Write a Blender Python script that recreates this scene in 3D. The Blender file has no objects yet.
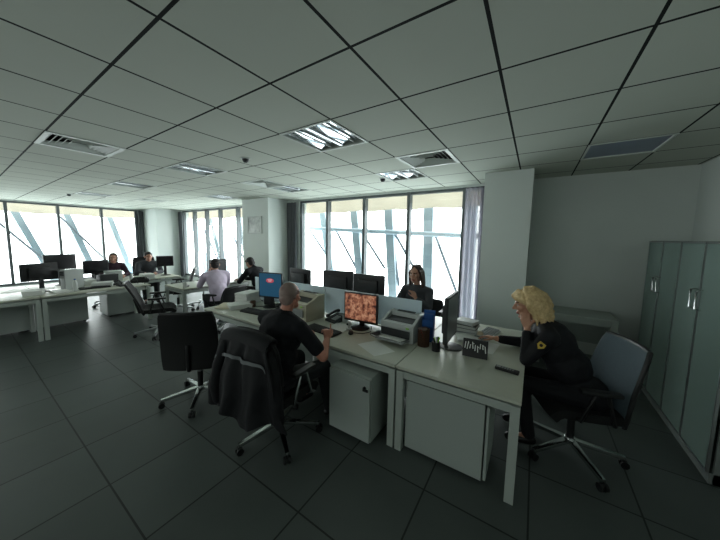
import bpy, bmesh, math, random
from mathutils import Vector, Matrix, noise
random.seed(7)
V = Vector
PI = math.pi
C = bpy.context.scene.collection

# ------------------------------------------------------------------ materials
def lin(c):
    return tuple(((v/255)/12.92 if v/255 <= .04045 else ((v/255+.055)/1.055)**2.4) for v in c) + (1,)

def mat(name, col, rough=.5, metal=0.0, var=.12, scale=9.0, spec=.4, bump=0.0, bscale=60.0, emit=None, es=1.0, sheen=0.0, col2=None):
    m = bpy.data.materials.new(name); m.use_nodes = True
    nt = m.node_tree; b = nt.nodes['Principled BSDF']
    b.inputs['Roughness'].default_value = rough
    b.inputs['Metallic'].default_value = metal
    b.inputs['Specular IOR Level'].default_value = spec
    c = lin(col)
    tc = nt.nodes.new('ShaderNodeTexCoord')
    if var > 0:
        nz = nt.nodes.new('ShaderNodeTexNoise'); nz.inputs['Scale'].default_value = scale; nz.inputs['Detail'].default_value = 4
        nt.links.new(tc.outputs['Object'], nz.inputs['Vector'])
        mx = nt.nodes.new('ShaderNodeMix'); mx.data_type = 'RGBA'
        mx.inputs['A'].default_value = tuple(v*(1-var) for v in c[:3])+(1,)
        mx.inputs['B'].default_value = tuple(min(1, v*(1+var)) for v in c[:3])+(1,)
        if col2: mx.inputs['B'].default_value = lin(col2)
        nt.links.new(nz.outputs['Fac'], mx.inputs['Factor'])
        nt.links.new(mx.outputs['Result'], b.inputs['Base Color'])
    else:
        b.inputs['Base Color'].default_value = c
    if bump > 0:
        n2 = nt.nodes.new('ShaderNodeTexNoise'); n2.inputs['Scale'].default_value = bscale
        nt.links.new(tc.outputs['Object'], n2.inputs['Vector'])
        bp = nt.nodes.new('ShaderNodeBump'); bp.inputs['Strength'].default_value = bump; bp.inputs['Distance'].default_value = .01
        nt.links.new(n2.outputs['Fac'], bp.inputs['Height']); nt.links.new(bp.outputs['Normal'], b.inputs['Normal'])
    if emit:
        b.inputs['Emission Color'].default_value = lin(emit); b.inputs['Emission Strength'].default_value = es
    if sheen: b.inputs['Sheen Weight'].default_value = sheen
    return m

def grid_mat(name, col, line, pitch, ox, oy, width, rough, var=.1, bump=0, coat=0, line2=None, spec=.4):
    """square tiles with dark joints, in world metres (object at the origin)"""
    m = bpy.data.materials.new(name); m.use_nodes = True
    nt = m.node_tree; N = nt.nodes; L = nt.links; b = N['Principled BSDF']
    b.inputs['Roughness'].default_value = rough
    b.inputs['Specular IOR Level'].default_value = spec
    tc = N.new('ShaderNodeTexCoord'); sp = N.new('ShaderNodeSeparateXYZ'); L.new(tc.outputs['Object'], sp.inputs[0])
    def mth(op, a, v=None):
        n = N.new('ShaderNodeMath'); n.operation = op
        for i, q in enumerate((a, v)):
            if q is None: continue
            if isinstance(q, (int, float)): n.inputs[i].default_value = q
            else: L.new(q, n.inputs[i])
        return n.outputs[0]
    ds, ids = [], []
    for out, o in ((sp.outputs['X'], ox), (sp.outputs['Y'], oy)):
        t = mth('DIVIDE', mth('SUBTRACT', out, o), pitch)
        fr = mth('FRACT', t); ids.append(mth('FLOOR', t))
        ds.append(mth('MINIMUM', fr, mth('SUBTRACT', 1.0, fr)))
    d = mth('MINIMUM', ds[0], ds[1])
    isl = mth('LESS_THAN', d, width/2/pitch)
    cb = N.new('ShaderNodeCombineXYZ'); L.new(ids[0], cb.inputs[0]); L.new(ids[1], cb.inputs[1])
    wn = N.new('ShaderNodeTexWhiteNoise'); wn.noise_dimensions = '2D'; L.new(cb.outputs[0], wn.inputs['Vector'])
    nz = N.new('ShaderNodeTexNoise'); nz.inputs['Scale'].default_value = 3.5; nz.inputs['Detail'].default_value = 6
    L.new(tc.outputs['Object'], nz.inputs['Vector'])
    f = mth('ADD', mth('MULTIPLY', wn.outputs['Value'], .5), mth('MULTIPLY', nz.outputs['Fac'], .5))
    c = lin(col)
    mx = N.new('ShaderNodeMix'); mx.data_type = 'RGBA'
    mx.inputs['A'].default_value = tuple(v*(1-var) for v in c[:3])+(1,); mx.inputs['B'].default_value = tuple(v*(1+var) for v in c[:3])+(1,)
    L.new(f, mx.inputs['Factor'])
    m2 = N.new('ShaderNodeMix'); m2.data_type = 'RGBA'
    L.new(isl, m2.inputs['Factor']); L.new(mx.outputs['Result'], m2.inputs['A']); m2.inputs['B'].default_value = lin(line)
    L.new(m2.outputs['Result'], b.inputs['Base Color'])
    if bump:
        bp = N.new('ShaderNodeBump'); bp.inputs['Strength'].default_value = bump; bp.inputs['Distance'].default_value = .01
        L.new(mth('SUBTRACT', 1.0, isl), bp.inputs['Height']); L.new(bp.outputs['Normal'], b.inputs['Normal'])
    return m

def glass_mat(name, tint, refl=.07, rough=0.0, tintmix=1.0):
    m = bpy.data.materials.new(name); m.use_nodes = True
    nt = m.node_tree; N = nt.nodes; L = nt.links; N.clear()
    o = N.new('ShaderNodeOutputMaterial'); t = N.new('ShaderNodeBsdfTransparent'); t.inputs[0].default_value = tint
    g = N.new('ShaderNodeBsdfGlossy'); g.inputs['Roughness'].default_value = rough
    mx = N.new('ShaderNodeMixShader'); mx.inputs[0].default_value = refl
    L.new(t.outputs[0], mx.inputs[1]); L.new(g.outputs[0], mx.inputs[2]); L.new(mx.outputs[0], o.inputs[0])
    return m

def translucent_mat(name, col, amount, scale=6, var=.1):
    m = bpy.data.materials.new(name); m.use_nodes = True
    nt = m.node_tree; N = nt.nodes; L = nt.links; N.clear()
    o = N.new('ShaderNodeOutputMaterial'); t = N.new('ShaderNodeBsdfTranslucent'); d = N.new('ShaderNodeBsdfDiffuse')
    tc = N.new('ShaderNodeTexCoord'); nz = N.new('ShaderNodeTexNoise'); nz.inputs['Scale'].default_value = scale
    L.new(tc.outputs['Object'], nz.inputs['Vector'])
    mc = N.new('ShaderNodeMix'); mc.data_type = 'RGBA'; c = lin(col)
    mc.inputs['A'].default_value = tuple(v*(1-var) for v in c[:3])+(1,); mc.inputs['B'].default_value = tuple(min(1, v*(1+var)) for v in c[:3])+(1,)
    L.new(nz.outputs['Fac'], mc.inputs['Factor'])
    L.new(mc.outputs['Result'], t.inputs[0]); L.new(mc.outputs['Result'], d.inputs[0])
    mx = N.new('ShaderNodeMixShader'); mx.inputs[0].default_value = amount
    L.new(d.outputs[0], mx.inputs[1]); L.new(t.outputs[0], mx.inputs[2]); L.new(mx.outputs[0], o.inputs[0])
    return m

def sheer_mat(name, col, clear):
    m = translucent_mat(name, col, .6, 9); nt = m.node_tree; N = nt.nodes; L = nt.links
    o = [n for n in N if n.type == 'OUTPUT_MATERIAL'][0]; src = o.inputs[0].links[0].from_socket
    t = N.new('ShaderNodeBsdfTransparent'); mx = N.new('ShaderNodeMixShader'); mx.inputs[0].default_value = clear
    L.new(src, mx.inputs[1]); L.new(t.outputs[0], mx.inputs[2]); L.new(mx.outputs[0], o.inputs[0]); return m

def frosted_mat(name, col, tint, body):
    m = glass_mat(name, tint, .10, .05); nt = m.node_tree; N = nt.nodes; L = nt.links
    o = [n for n in N if n.type == 'OUTPUT_MATERIAL'][0]; src = o.inputs[0].links[0].from_socket
    d = N.new('ShaderNodeBsdfDiffuse'); d.inputs[0].default_value = lin(col); mx = N.new('ShaderNodeMixShader'); mx.inputs[0].default_value = body
    L.new(src, mx.inputs[1]); L.new(d.outputs[0], mx.inputs[2]); L.new(mx.outputs[0], o.inputs[0]); return m

def picture_mat(name, cols, scale=7.0, es=.55, rough=.3):
    """a lit screen: noise through a colour ramp"""
    m = bpy.data.materials.new(name); m.use_nodes = True
    nt = m.node_tree; N = nt.nodes; L = nt.links; b = N['Principled BSDF']
    tc = N.new('ShaderNodeTexCoord'); nz = N.new('ShaderNodeTexNoise'); nz.inputs['Scale'].default_value = scale; nz.inputs['Detail'].default_value = 5
    nz.inputs['Roughness'].default_value = .65
    L.new(tc.outputs['Object'], nz.inputs['Vector'])
    rp = N.new('ShaderNodeValToRGB'); e = rp.color_ramp.elements
    n = len(cols)
    e[0].position = .3; e[0].color = lin(cols[0]); e[1].position = .72; e[1].color = lin(cols[-1])
    for i in range(1, n-1):
        k = e.new(.3+.42*i/(n-1)); k.color = lin(cols[i])
    L.new(nz.outputs['Fac'], rp.inputs[0]); L.new(rp.outputs[0], b.inputs['Base Color']); L.new(rp.outputs[0], b.inputs['Emission Color'])
    b.inputs['Emission Strength'].default_value = es; b.inputs['Roughness'].default_value = rough
    return m

MT = dict(
    floor=grid_mat('floor_tiles', (80,86,84), (34,37,36), .61, -.53, .515, .011, .40, var=.22, bump=.2, spec=.28),
    ceil=grid_mat('ceiling_tiles', (190,195,184), (30,33,32), .605, .378, 1.80, .017, .9, var=.04, spec=.1),
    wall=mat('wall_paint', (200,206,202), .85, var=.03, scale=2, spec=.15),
    wallr=mat('pale_wall_paint', (212,218,214), .85, var=.03, scale=2, spec=.15),  # one even tone, slightly paler than the other wall paint
    col=mat('column_paint', (216,222,218), .85, var=.03, scale=2, spec=.15),
    trim=mat('trim_paint', (120,126,124), .6, var=.04),
    frame=mat('window_frame_metal', (92,98,100), .45, .3, var=.05),
    blind=translucent_mat('cream_sunshade', (204,199,188), .6, 2.0, .06),
    curtain=sheer_mat('sheer_lilac_curtain', (172,170,180), .32),
    curtaind=translucent_mat('dark_grey_curtain', (112,114,118), .22, 12),
    steel=mat('pale_blue_steel', (150,168,178), .6, .0, var=.05),
    steeld=mat('grey_steel_brace', (116,124,132), .6, .0, var=.05),
    glass=glass_mat('window_glass', (.96,.985,.98,1), .05),
    cabglass=frosted_mat('cabinet_glass', (138,156,150), (.6,.7,.67,1), .7),
    desk=mat('desk_top_laminate', (186,188,174), .38, var=.05, scale=14, spec=.45),
    white=mat('white_laminate', (160,168,163), .5, var=.03, scale=5),
    whitem=mat('white_powder_metal', (168,175,169), .45, var=.03),
    panel=translucent_mat('frosted_screen', (214,224,228), .35, 3, .03),
    black=mat('black_plastic', (17,18,19), .42, var=.15),
    dark=mat('charcoal_plastic', (40,42,44), .5, var=.12),
    fabric=mat('black_chair_fabric', (11,12,13), .85, var=.25, scale=40, bump=.25, bscale=220),
    leather=mat('black_leather', (11,12,13), .6, var=.2, scale=20, bump=.15, bscale=120),
    meshback=mat('blue_grey_chair_mesh', (72,86,94), .8, var=.15, scale=60, bump=.2, bscale=300),
    chrome=mat('polished_chrome', (205,208,208), .16, 1.0, var=.03),
    alu=mat('brushed_aluminium', (170,174,176), .32, .9, var=.05),
    mirror=mat('mirror_reflector', (222,226,230), .07, 1.0, var=.02),
    beige=mat('beige_plastic', (178,172,152), .5, var=.05),
    grey=mat('grey_plastic', (128,132,132), .5, var=.06),
    lgrey=mat('light_grey_plastic', (186,190,188), .45, var=.04),
    paper=mat('white_paper', (222,224,220), .8, var=.03),
    paper2=mat('cream_paper', (208,200,178), .8, var=.05),
    blue=mat('blue_card', (28,84,150), .5, var=.08),
    bluescr=mat('blue_screen', (34,84,116), .3, var=.15, scale=5, emit=(34,84,116), es=.18),
    redmark=mat('red_logo', (206,84,100), .4, var=.1, emit=(206,84,100), es=.2),
    palemark=mat('pale_logo_lettering', (230,214,220), .4, var=.05, emit=(230,214,220), es=.2),
    greyscr=mat('dim_grey_screen', (96,102,104), .3, var=.1, spec=.4),
    offscr=mat('dark_screen', (14,16,18), .16, var=.1, spec=.5),
    picture=picture_mat('screen_photograph', [(34,20,24), (86,50,44), (160,100,76), (206,156,126), (60,54,84)], 17, .26),
    screen2=picture_mat('screen_document', [(200,210,216), (226,232,236), (150,170,180)], 9, .5),
    brown=mat('brown_wire_mesh', (92,68,52), .6, .3, var=.2),
    green=mat('green_marker', (130,196,44), .4, var=.05),
    yellow=mat('yellow_marker', (222,210,50), .4, var=.05),
    red=mat('red_plastic', (170,48,44), .4, var=.05),
    skin=mat('skin', (196,146,122), .55, var=.07, scale=25, spec=.35),
    skin2=mat('skin_ruddy', (186,128,108), .55, var=.08, scale=25, spec=.35),
    skin3=mat('skin_shaded', (176,130,110), .6, var=.07, scale=25),
    lips=mat('lips', (164,100,90), .45, var=.05),
    brow=mat('eyebrow', (70,50,38), .8, var=.1),
    eyew=mat('eye_white', (226,224,220), .25, var=.02),
    iris=mat('iris', (44,34,28), .2, var=.1),
    blonde=mat('blonde_hair', (166,126,76), .5, var=.2, col2=(246,220,168), scale=42, spec=.35, bump=.5, bscale=90),
    brunette=mat('brown_hair', (58,38,30), .5, var=.35, scale=34),
    greyred=mat('greying_hair', (98,44,34), .75, var=.1, col2=(164,152,145), scale=11, bump=.4, bscale=140),
    darkhair=mat('dark_hair', (34,28,28), .6, var=.3, scale=30),
    navy=mat('navy_black_cloth', (11,13,19), .9, var=.15, scale=14, bump=.25, bscale=26),
    uniform=mat('dark_uniform_cloth', (11,12,18), .8, var=.18, scale=10, bump=.25, bscale=22),
    trousers=mat('dark_grey_trousers', (32,34,36), .9, var=.12, scale=12, bump=.2, bscale=22),
    lilac=mat('lilac_shirt', (202,188,208), .85, var=.08, scale=12, bump=.25, bscale=26),
    maroon=mat('dark_maroon_top', (52,30,44), .85, var=.15),
    charcoal=mat('charcoal_top', (66,68,73), .85, var=.15, bump=.2, bscale=26),
    shoe=mat('black_shoe', (14,14,14), .4, var=.1),
    jacket=mat('black_jacket_cloth', (9,10,15), .75, var=.2, scale=9, bump=.3, bscale=18),
    reflect=mat('reflective_tape', (104,108,110), .5, .1, var=.1),
    gold=mat('gold_patch', (186,158,62), .5, .3, var=.2, scale=60),
    vent=mat('vent_white', (200,206,200), .5, var=.03),
    ventdark=mat('vent_dark', (20,22,22), .8, var=.05),
    bluelamp=mat('blue_grey_diffuser', (120,132,152), .35, var=.05),
)

# ------------------------------------------------------------------ mesh helpers
class MB:
    def __init__(self): self.bm = bmesh.new()
    def _merge(self, b, m=None):
        if m is not None: bmesh.ops.transform(b, matrix=m, verts=b.verts)
        me = bpy.data.meshes.new('tmp'); b.to_mesh(me); b.free()
        self.bm.from_mesh(me); bpy.data.meshes.remove(me); return self
    def box(self, c, s, rot=None, bev=0.0, seg=2):
        b = bmesh.new(); bmesh.ops.create_cube(b, size=1.0)
        bmesh.ops.transform(b, matrix=Matrix.Diagonal((s[0], s[1], s[2], 1)), verts=b.verts)
        if bev > 0: bmesh.ops.bevel(b, geom=list(b.edges), offset=min(bev, min(s)*.45), segments=seg, affect='EDGES', profile=.7)
        m = Matrix.Translation(V(c))
        if rot is not None: m = m @ (rot if isinstance(rot, Matrix) else rotm(*rot))
        return self._merge(b, m)
    def cyl(self, p0, p1, r0, r1=None, n=16):
        p0, p1 = V(p0), V(p1); r1 = r0 if r1 is None else r1
        b = bmesh.new(); d = p1-p0
        bmesh.ops.create_cone(b, cap_ends=True, segments=n, radius1=r0, radius2=r1, depth=d.length)
        m = Matrix.Translation((p0+p1)/2) @ V((0, 0, 1)).rotation_difference(d).to_matrix().to_4x4()
        return self._merge(b, m)
    def ell(self, c, r, basis=None, n=2):
        b = bmesh.new(); bmesh.ops.create_icosphere(b, subdivisions=n, radius=1.0)
        if isinstance(r, (int, float)): r = (r, r, r)
        m = Matrix.Translation(V(c)) @ (basis.to_4x4() if basis is not None else Matrix.Identity(4)) @ Matrix.Diagonal((r[0], r[1], r[2], 1))
        return self._merge(b, m)
    def cap(self, p0, r0, p1, r1, n=2):
        """tapered capsule = hull of two spheres"""
        b = bmesh.new()
        for p, r in ((p0, r0), (p1, r1)):
            bmesh.ops.create_icosphere(b, subdivisions=n, radius=r, matrix=Matrix.Translation(V(p)))
        res = bmesh.ops.convex_hull(b, input=list(b.verts))
        junk = [e for e in res['geom_interior'] if isinstance(e, bmesh.types.BMVert)]
        bmesh.ops.delete(b, geom=junk, context='VERTS')
        return self._merge(b)
    def chain(self, pts, rs):
        for i in range(len(pts)-1): self.cap(pts[i], rs[i], pts[i+1], rs[i+1])
        return self
    def tube(self, pts, r, n=8, close=True):
        pts = [V(p) for p in pts]; b = bmesh.new(); rings = []
        rr = r if isinstance(r, (list, tuple)) else [r]*len(pts)
        up = V((0, 0, 1))
        for i, p in enumerate(pts):
            t = (pts[min(i+1, len(pts)-1)]-pts[max(i-1, 0)]).normalized()
            a = t.cross(up)
            if a.length < 1e-3: a = t.cross(V((0, 1, 0)))
            a.normalize(); c = a.cross(t).normalized()
            rings.append([b.verts.new(p + a*math.cos(2*PI*k/n)*rr[i] + c*math.sin(2*PI*k/n)*rr[i]) for k in range(n)])
        for i in range(len(rings)-1):
            for k in range(n):
                b.faces.new((rings[i][k], rings[i][(k+1) % n], rings[i+1][(k+1) % n], rings[i+1][k]))
        if close: b.faces.new(rings[0][::-1]); b.faces.new(rings[-1])
        bmesh.ops.recalc_face_normals(b, faces=b.faces)
        return self._merge(b)
    def lathe(self, prof, c=(0, 0, 0), n=24):
        b = bmesh.new(); rings = []
        for r, z in prof:
            rings.append([b.verts.new((c[0]+r*math.cos(2*PI*k/n), c[1]+r*math.sin(2*PI*k/n), c[2]+z)) for k in range(n)])
        for i in range(len(rings)-1):
            for k in range(n): b.faces.new((rings[i][k], rings[i][(k+1) % n], rings[i+1][(k+1) % n], rings[i+1][k]))
        if prof[0][0] > 1e-4: b.faces.new(rings[0][::-1])
        if prof[-1][0] > 1e-4: b.faces.new(rings[-1])
        bmesh.ops.remove_doubles(b, verts=b.verts, dist=1e-5)
        return self._merge(b)
    def prism(self, poly, vec, bev=0):
        b = bmesh.new(); vec = V(vec)
        f = b.faces.new([b.verts.new(p) for p in poly])
        g = bmesh.ops.extrude_face_region(b, geom=[f])
        bmesh.ops.translate(b, vec=vec, verts=[v for v in g['geom'] if isinstance(v, bmesh.types.BMVert)])
        bmesh.ops.recalc_face_normals(b, faces=b.faces)
        if bev: bmesh.ops.bevel(b, geom=list(b.edges), offset=bev, segments=2, affect='EDGES', profile=.7)
        return self._merge(b)
    def sheet(self, f, nu, nv, thick=0.0):
        """surface f(u,v); thick gives a closed slab"""
        b = bmesh.new()
        P = [[V(f(i/nu, j/nv)) for j in range(nv+1)] for i in range(nu+1)]
        A = [[b.verts.new(p) for p in row] for row in P]
        for i in range(nu):
            for j in range(nv): b.faces.new((A[i][j], A[i+1][j], A[i+1][j+1], A[i][j+1]))
        if thick:
            b.normal_update()
            B = [[b.verts.new(A[i][j].co - A[i][j].normal*thick) for j in range(nv+1)] for i in range(nu+1)]
            for i in range(nu):
                for j in range(nv): b.faces.new((B[i][j], B[i][j+1], B[i+1][j+1], B[i+1][j]))
            for i in range(nu):
                b.faces.new((A[i][0], B[i][0], B[i+1][0], A[i+1][0])); b.faces.new((A[i+1][nv], B[i+1][nv], B[i][nv], A[i][nv]))
            for j in range(nv):
                b.faces.new((A[0][j+1], B[0][j+1], B[0][j], A[0][j])); b.faces.new((A[nu][j], B[nu][j], B[nu][j+1], A[nu][j+1]))
            bmesh.ops.recalc_face_normals(b, faces=b.faces)
        return self._merge(b)
    def build(self, name, m, parent=None, smooth=40, matrix=None):
        if matrix is not None: bmesh.ops.transform(self.bm, matrix=matrix, verts=self.bm.verts)
        me = bpy.data.meshes.new(name); self.bm.to_mesh(me); self.bm.free()
        return link(name, me, m, parent, smooth)

def link(name, me, m, parent=None, smooth=40):
    if smooth:
        me.shade_smooth(); me.set_sharp_from_angle(angle=math.radians(smooth))
    for q in (m if isinstance(m, list) else [m]): me.materials.append(q)
    o = bpy.data.objects.new(name, me); C.objects.link(o)
    if parent is not None: o.parent = parent
    return o

def rotm(rx=0, ry=0, rz=0):
    return Matrix.Rotation(rz, 4, 'Z') @ Matrix.Rotation(ry, 4, 'Y') @ Matrix.Rotation(rx, 4, 'X')

def tag(o, label, cat, group=None, kind=None):
    o['label'] = label; o['category'] = cat
    if group: o['group'] = group
    if kind: o['kind'] = kind
    return o
def thing(name, label, cat, loc=(0, 0, 0), rotz=0.0, group=None):
    o = bpy.data.objects.new(name, None); o.empty_display_size = .1; C.objects.link(o)
    o.location = loc; o.rotation_euler = (0, 0, rotz)
    return tag(o, label, cat, group)
def struct(name, mb, m, parent=None, smooth=0, label=None, cat=None):
    o = mb.build(name, m, parent, smooth)
    if parent is None:
        o['kind'] = 'structure'
        if label: o['label'] = label; o['category'] = cat
    return o
def sroot(name, label, cat):
    o = bpy.data.objects.new(name, None); C.objects.link(o); o['kind'] = 'structure'; o['label'] = label; o['category'] = cat
    return o
def bake(mb, mods):
    """apply modifiers to the collected geometry, return the mesh"""
    me = bpy.data.meshes.new('t'); mb.bm.to_mesh(me); mb.bm.free()
    o = bpy.data.objects.new('t', me); C.objects.link(o)
    for typ, kw in mods:
        md = o.modifiers.new('m', typ)
        for k, v in kw.items(): setattr(md, k, v)
    dg = bpy.context.evaluated_depsgraph_get(); dg.update()
    out = bpy.data.meshes.new_from_object(o.evaluated_get(dg))
    bpy.data.objects.remove(o); bpy.data.meshes.remove(me)
    return out
def blob(mb, voxel=.008, it=5, fac=.5):
    return bake(mb, [('REMESH', dict(mode='VOXEL', voxel_size=voxel)), ('SMOOTH', dict(factor=fac, iterations=it))])

# ------------------------------------------------------------------ room shell
H = 2.695                    # ceiling
XL, XR, YB, YF = -12.8, 1.62, 5.17, -4.2
DZ = .725                    # desk height

struct('floor', MB().box(((XL+XR)/2, (YB+YF)/2, -.05), (XR-XL+.8, YB-YF+.8, .1)), MT['floor'], label='dark grey square-tiled floor', cat='floor')

# ceiling of 605 mm tiles with open cells for the fixtures
P = .605; GX, GY = .378, 1.80
def cell(ix, iy): return (GX+ix*P, GY+iy*P)
lights = [(-4, 0), (-8, 0), (-12, 0), (-16, 0), (-4, 3), (-8, 3), (-12, 3)]
vents = [(-8, -2), (-3, 2), (-8, 2), (-16, 2)]
lamp2 = [(0, 3)]
holes = set(lights+vents+lamp2)
cb = MB(); b = cb.bm
ix0, ix1 = math.floor((XL-GX)/P)-1, math.ceil((XR-GX)/P)+1
iy0, iy1 = math.floor((YF-GY)/P)-1, math.ceil((YB-GY)/P)+1
for ix in range(ix0, ix1):
    for iy in range(iy0, iy1):
        if (ix, iy) in holes: continue
        x, y = cell(ix, iy)
        xa, xb, ya, yb = max(x, XL-.3), min(x+P, XR+.3), max(y, YF-.3), min(y+P, YB+.02)
        if xb <= xa or yb <= ya: continue
        b.faces.new([b.verts.new(q) for q in ((xa, ya, H), (xa, yb, H), (xb, yb, H), (xb, ya, H))])
bmesh.ops.remove_doubles(b, verts=b.verts, dist=1e-4)
struct('ceiling', cb, MT['ceil'], label='suspended ceiling of square mineral tiles', cat='ceiling')
struct('trim_1', MB().box(((XL+XR)/2, (YB+YF)/2, H+.35), (XR-XL+.8, YB-YF+1.0, .04)), MT['trim'], label='concrete slab above the ceiling tiles', cat='slab')

def wallbox(mb, x0, x1, y0, y1, z0=0, z1=H+.3):
    return mb.box(((x0+x1)/2, (y0+y1)/2, (z0+z1)/2), (abs(x1-x0), abs(y1-y0), z1-z0))
W1 = (-5.13, -.77); W2 = (-11.45, -6.60); SILL = .16; HEAD = 2.655
wb = MB()
wallbox(wb, W1[1], XR+.2, YB, YB+.25)
wallbox(wb, W2[1], W1[0], YB, YB+.25)
wallbox(wb, XL-.2, W2[0], YB, YB+.25)
for w in (W1, W2):
    wallbox(wb, w[0], w[1], YB, YB+.25, 0, SILL); wallbox(wb, w[0], w[1], YB, YB+.25, HEAD, H+.3)
struct('wall_back', wb, MT['wallr'], label='long wall with the windows and columns', cat='wall')
struct('wall_right', wallbox(MB(), XR, XR+.2, YF, YB), MT['wallr'], label='grey right-hand wall behind the glass cabinet', cat='wall')
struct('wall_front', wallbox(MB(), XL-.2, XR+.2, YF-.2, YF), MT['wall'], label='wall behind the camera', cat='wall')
W3 = (-3.2, 4.30)
wl = MB()
wallbox(wl, XL-.25, XL, YF, W3[0]); wallbox(wl, XL-.25, XL, W3[1], YB)
wallbox(wl, XL-.25, XL, W3[0], W3[1], 0, SILL); wallbox(wl, XL-.25, XL, W3[0], W3[1], HEAD, H+.3)
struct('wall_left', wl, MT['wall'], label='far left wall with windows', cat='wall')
struct('baseboard_back', MB().box(((W1[1]+XR)/2, YB-.008, .04), (XR-W1[1], .016, .08)), MT['trim'], label='skirting along the wall behind the uniformed woman', cat='skirting')

def column(n, x0, x1, y0, y1, label):
    struct('trim_%d' % n, wallbox(MB(), x0, x1, y0, y1, 0, H), MT['col'], label=label, cat='column')
column(2, -.66, -.07, 4.40, YB, 'plain grey column behind the blonde woman')
column(3, -6.60, -5.55, 4.50, YB, 'wide column carrying the small framed picture')
column(4, -12.8, -11.6, 4.36, YB, 'column in the far left corner between windows')

def window(n, axis, fixed, a0, a1, divs, label):
    """glazing: axis 'x' runs along X at Y=fixed, 'y' along Y at X=fixed"""
    r = sroot('window_%d' % n, label, 'window')
    def bx(mb, u0, u1, z0, z1, d0, d1):
        if axis == 'x': return mb.box(((u0+u1)/2, fixed+(d0+d1)/2, (z0+z1)/2), (u1-u0, abs(d1-d0), z1-z0))
        return mb.box((fixed-(d0+d1)/2, (u0+u1)/2, (z0+z1)/2), (abs(d1-d0), u1-u0, z1-z0))
    f = MB(); bx(f, a0, a1, HEAD-.05, HEAD, .02, .12); bx(f, a0, a1, SILL, SILL+.07, .02, .12)
    bx(f, a0, a0+.06, SILL, HEAD, .02, .12); bx(f, a1-.06, a1, SILL, HEAD, .02, .12)
    f.build('window_frame', MT['frame'], r, 0)
    edges = [a0]+list(divs)+[a1]
    for d in divs: bx(MB(), d-.032, d+.032, SILL, HEAD, .0, .13).build('mullion', MT['frame'], r, 0)
    for i in range(len(edges)-1): bx(MB(), edges[i]+.02, edges[i+1]-.02, SILL+.02, HEAD-.02, .07, .078).build('pane', MT['glass'], r, 0)
    # daylight portal lamp
    ld = bpy.data.lights.new('window_portal', 'AREA'); ld.shape = 'RECTANGLE'
    ld.size = a1-a0; ld.size_y = HEAD-SILL; ld.cycles.is_portal = True
    lo = bpy.data.objects.new('window_portal_lamp', ld); C.objects.link(lo)
    if axis == 'x':
        lo.location = ((a0+a1)/2, fixed+.2, (SILL+HEAD)/2); lo.rotation_euler = (-PI/2, 0, 0)
    else:
        lo.location = (fixed-.2, (a0+a1)/2, (SILL+HEAD)/2); lo.rotation_euler = (PI/2, 0, -PI/2)
    return r
window(1, 'x', YB, W1[0], W1[1], [-4.22, -3.18, -2.14, -1.09], 'full-height window bank beside the grey column with the dark mullions')
window(2, 'x', YB, W2[0], W2[1], [-10.6, -9.75, -8.9, -7.9], 'window bank left of the column with the picture')
window(3, 'y', XL, W3[0], W3[1], [-2.1, -1.05, 0, 1.03, 2.08, 3.14, 4.17], 'window bank on the far left wall')

# outside: cream sunshade bands, steel lattice
def bandz(name, pts, label, grp):
    mb = MB()
    (xa, ya), (xb, yb) = pts
    n = 40; dx, dy = xb-xa, yb-ya
    mb.sheet(lambda u, v: (xa+dx*u, ya+dy*u, 2.37+.03*math.sin(u*37)*.5-.02*u+v*.6), n, 4, .02)
    o = mb.build(name, MT['blind']); tag(o, label, 'sunshade', grp); return o
bandz('exterior_sunshade', ((-5.6, YB+.34), (-.3, YB+.34)), 'cream sunshade band outside the window bank beside the grey column', 'cream sunshades')
bandz('exterior_sunshade', ((-12.0, YB+.34), (-6.0, YB+.34)), 'cream sunshade band outside the window bank left of the pictured column', 'cream sunshades')
bandz('exterior_sunshade', ((XL-.34, -4.0), (XL-.34, 5.0)), 'cream sunshade band outside the far left wall windows', 'cream sunshades')

lat = thing('steel_lattice', 'pale blue steel lattice frame outside the window bank beside the grey column', 'lattice', (-3, 6.0, -.4))
def latm(lo, mb, name, m): return mb.build(name, m, lo, 40, Matrix.Translation(-lo.location))
def thick(p, q, r=.09): return MB().box(((V(p)+V(q))/2), (r*2, r*1.6, (V(q)-V(p)).length), V((0, 0, 1)).rotation_difference(V(q)-V(p)).to_matrix().to_4x4())
LY = 6.0
def bar_from(o, x0, z0, x1, z1, r, m, name, ext=True, y=LY):
    # extends the measured segment to the full height
    s = (x1-x0)/(z1-z0)
    if ext: za, zb = -.4, 3.2
    else: za, zb = min(z0, z1), max(z0, z1)
    p = (x0+s*(za-z0), y, za); q = (x0+s*(zb-z0), y, zb)
    if m == 'steel': latm(o, thick(p, q, r), name, MT['steel'])
    else: latm(o, MB().cyl(p, q, r, n=10), name, MT['steeld'])
LAT1 = []
# thick uprights (x at z=2.6, x at z=.9)
for xa, xb in ((-5.05, -4.72), (-3.98, -3.76), (-2.98, -2.83), (-1.99, -1.95), (-1.12, -1.12)):
    bar_from(lat, xa, 2.6, xb, .9, .105, 'steel', 'upright')
for (xa, za, xb, zb) in ((-5.55, 1.95, -4.87, 1.2), (-4.55, 1.9, -3.86, .9), (-3.86, 2.05, -3.05, 1.0), (-2.83, 1.9, -2.19, .9), (-1.82, 1.8, -1.28, .5)):
    bar_from(lat, xa, za, xb, zb, .032, 'd', 'brace', False); 
for (xa, za, xb, zb) in ((-1.33, 2.5, -1.14, 2.05), (-4.0, 2.0, -3.7, .6), (-2.9, 2.0, -2.65, .6)):
    bar_from(lat, xa, za, xb, zb, .03, 'd', 'brace', False)
latm(lat, MB().cyl((-6.2, LY-.12, 2.02), (-.3, LY-.12, 1.78), .055), 'cross_tube', MT['steel'])
lat2 = thing('steel_lattice', 'steel lattice frame outside the window bank left of the pictured column', 'lattice', (-9, 6.0, -.4))
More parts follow.
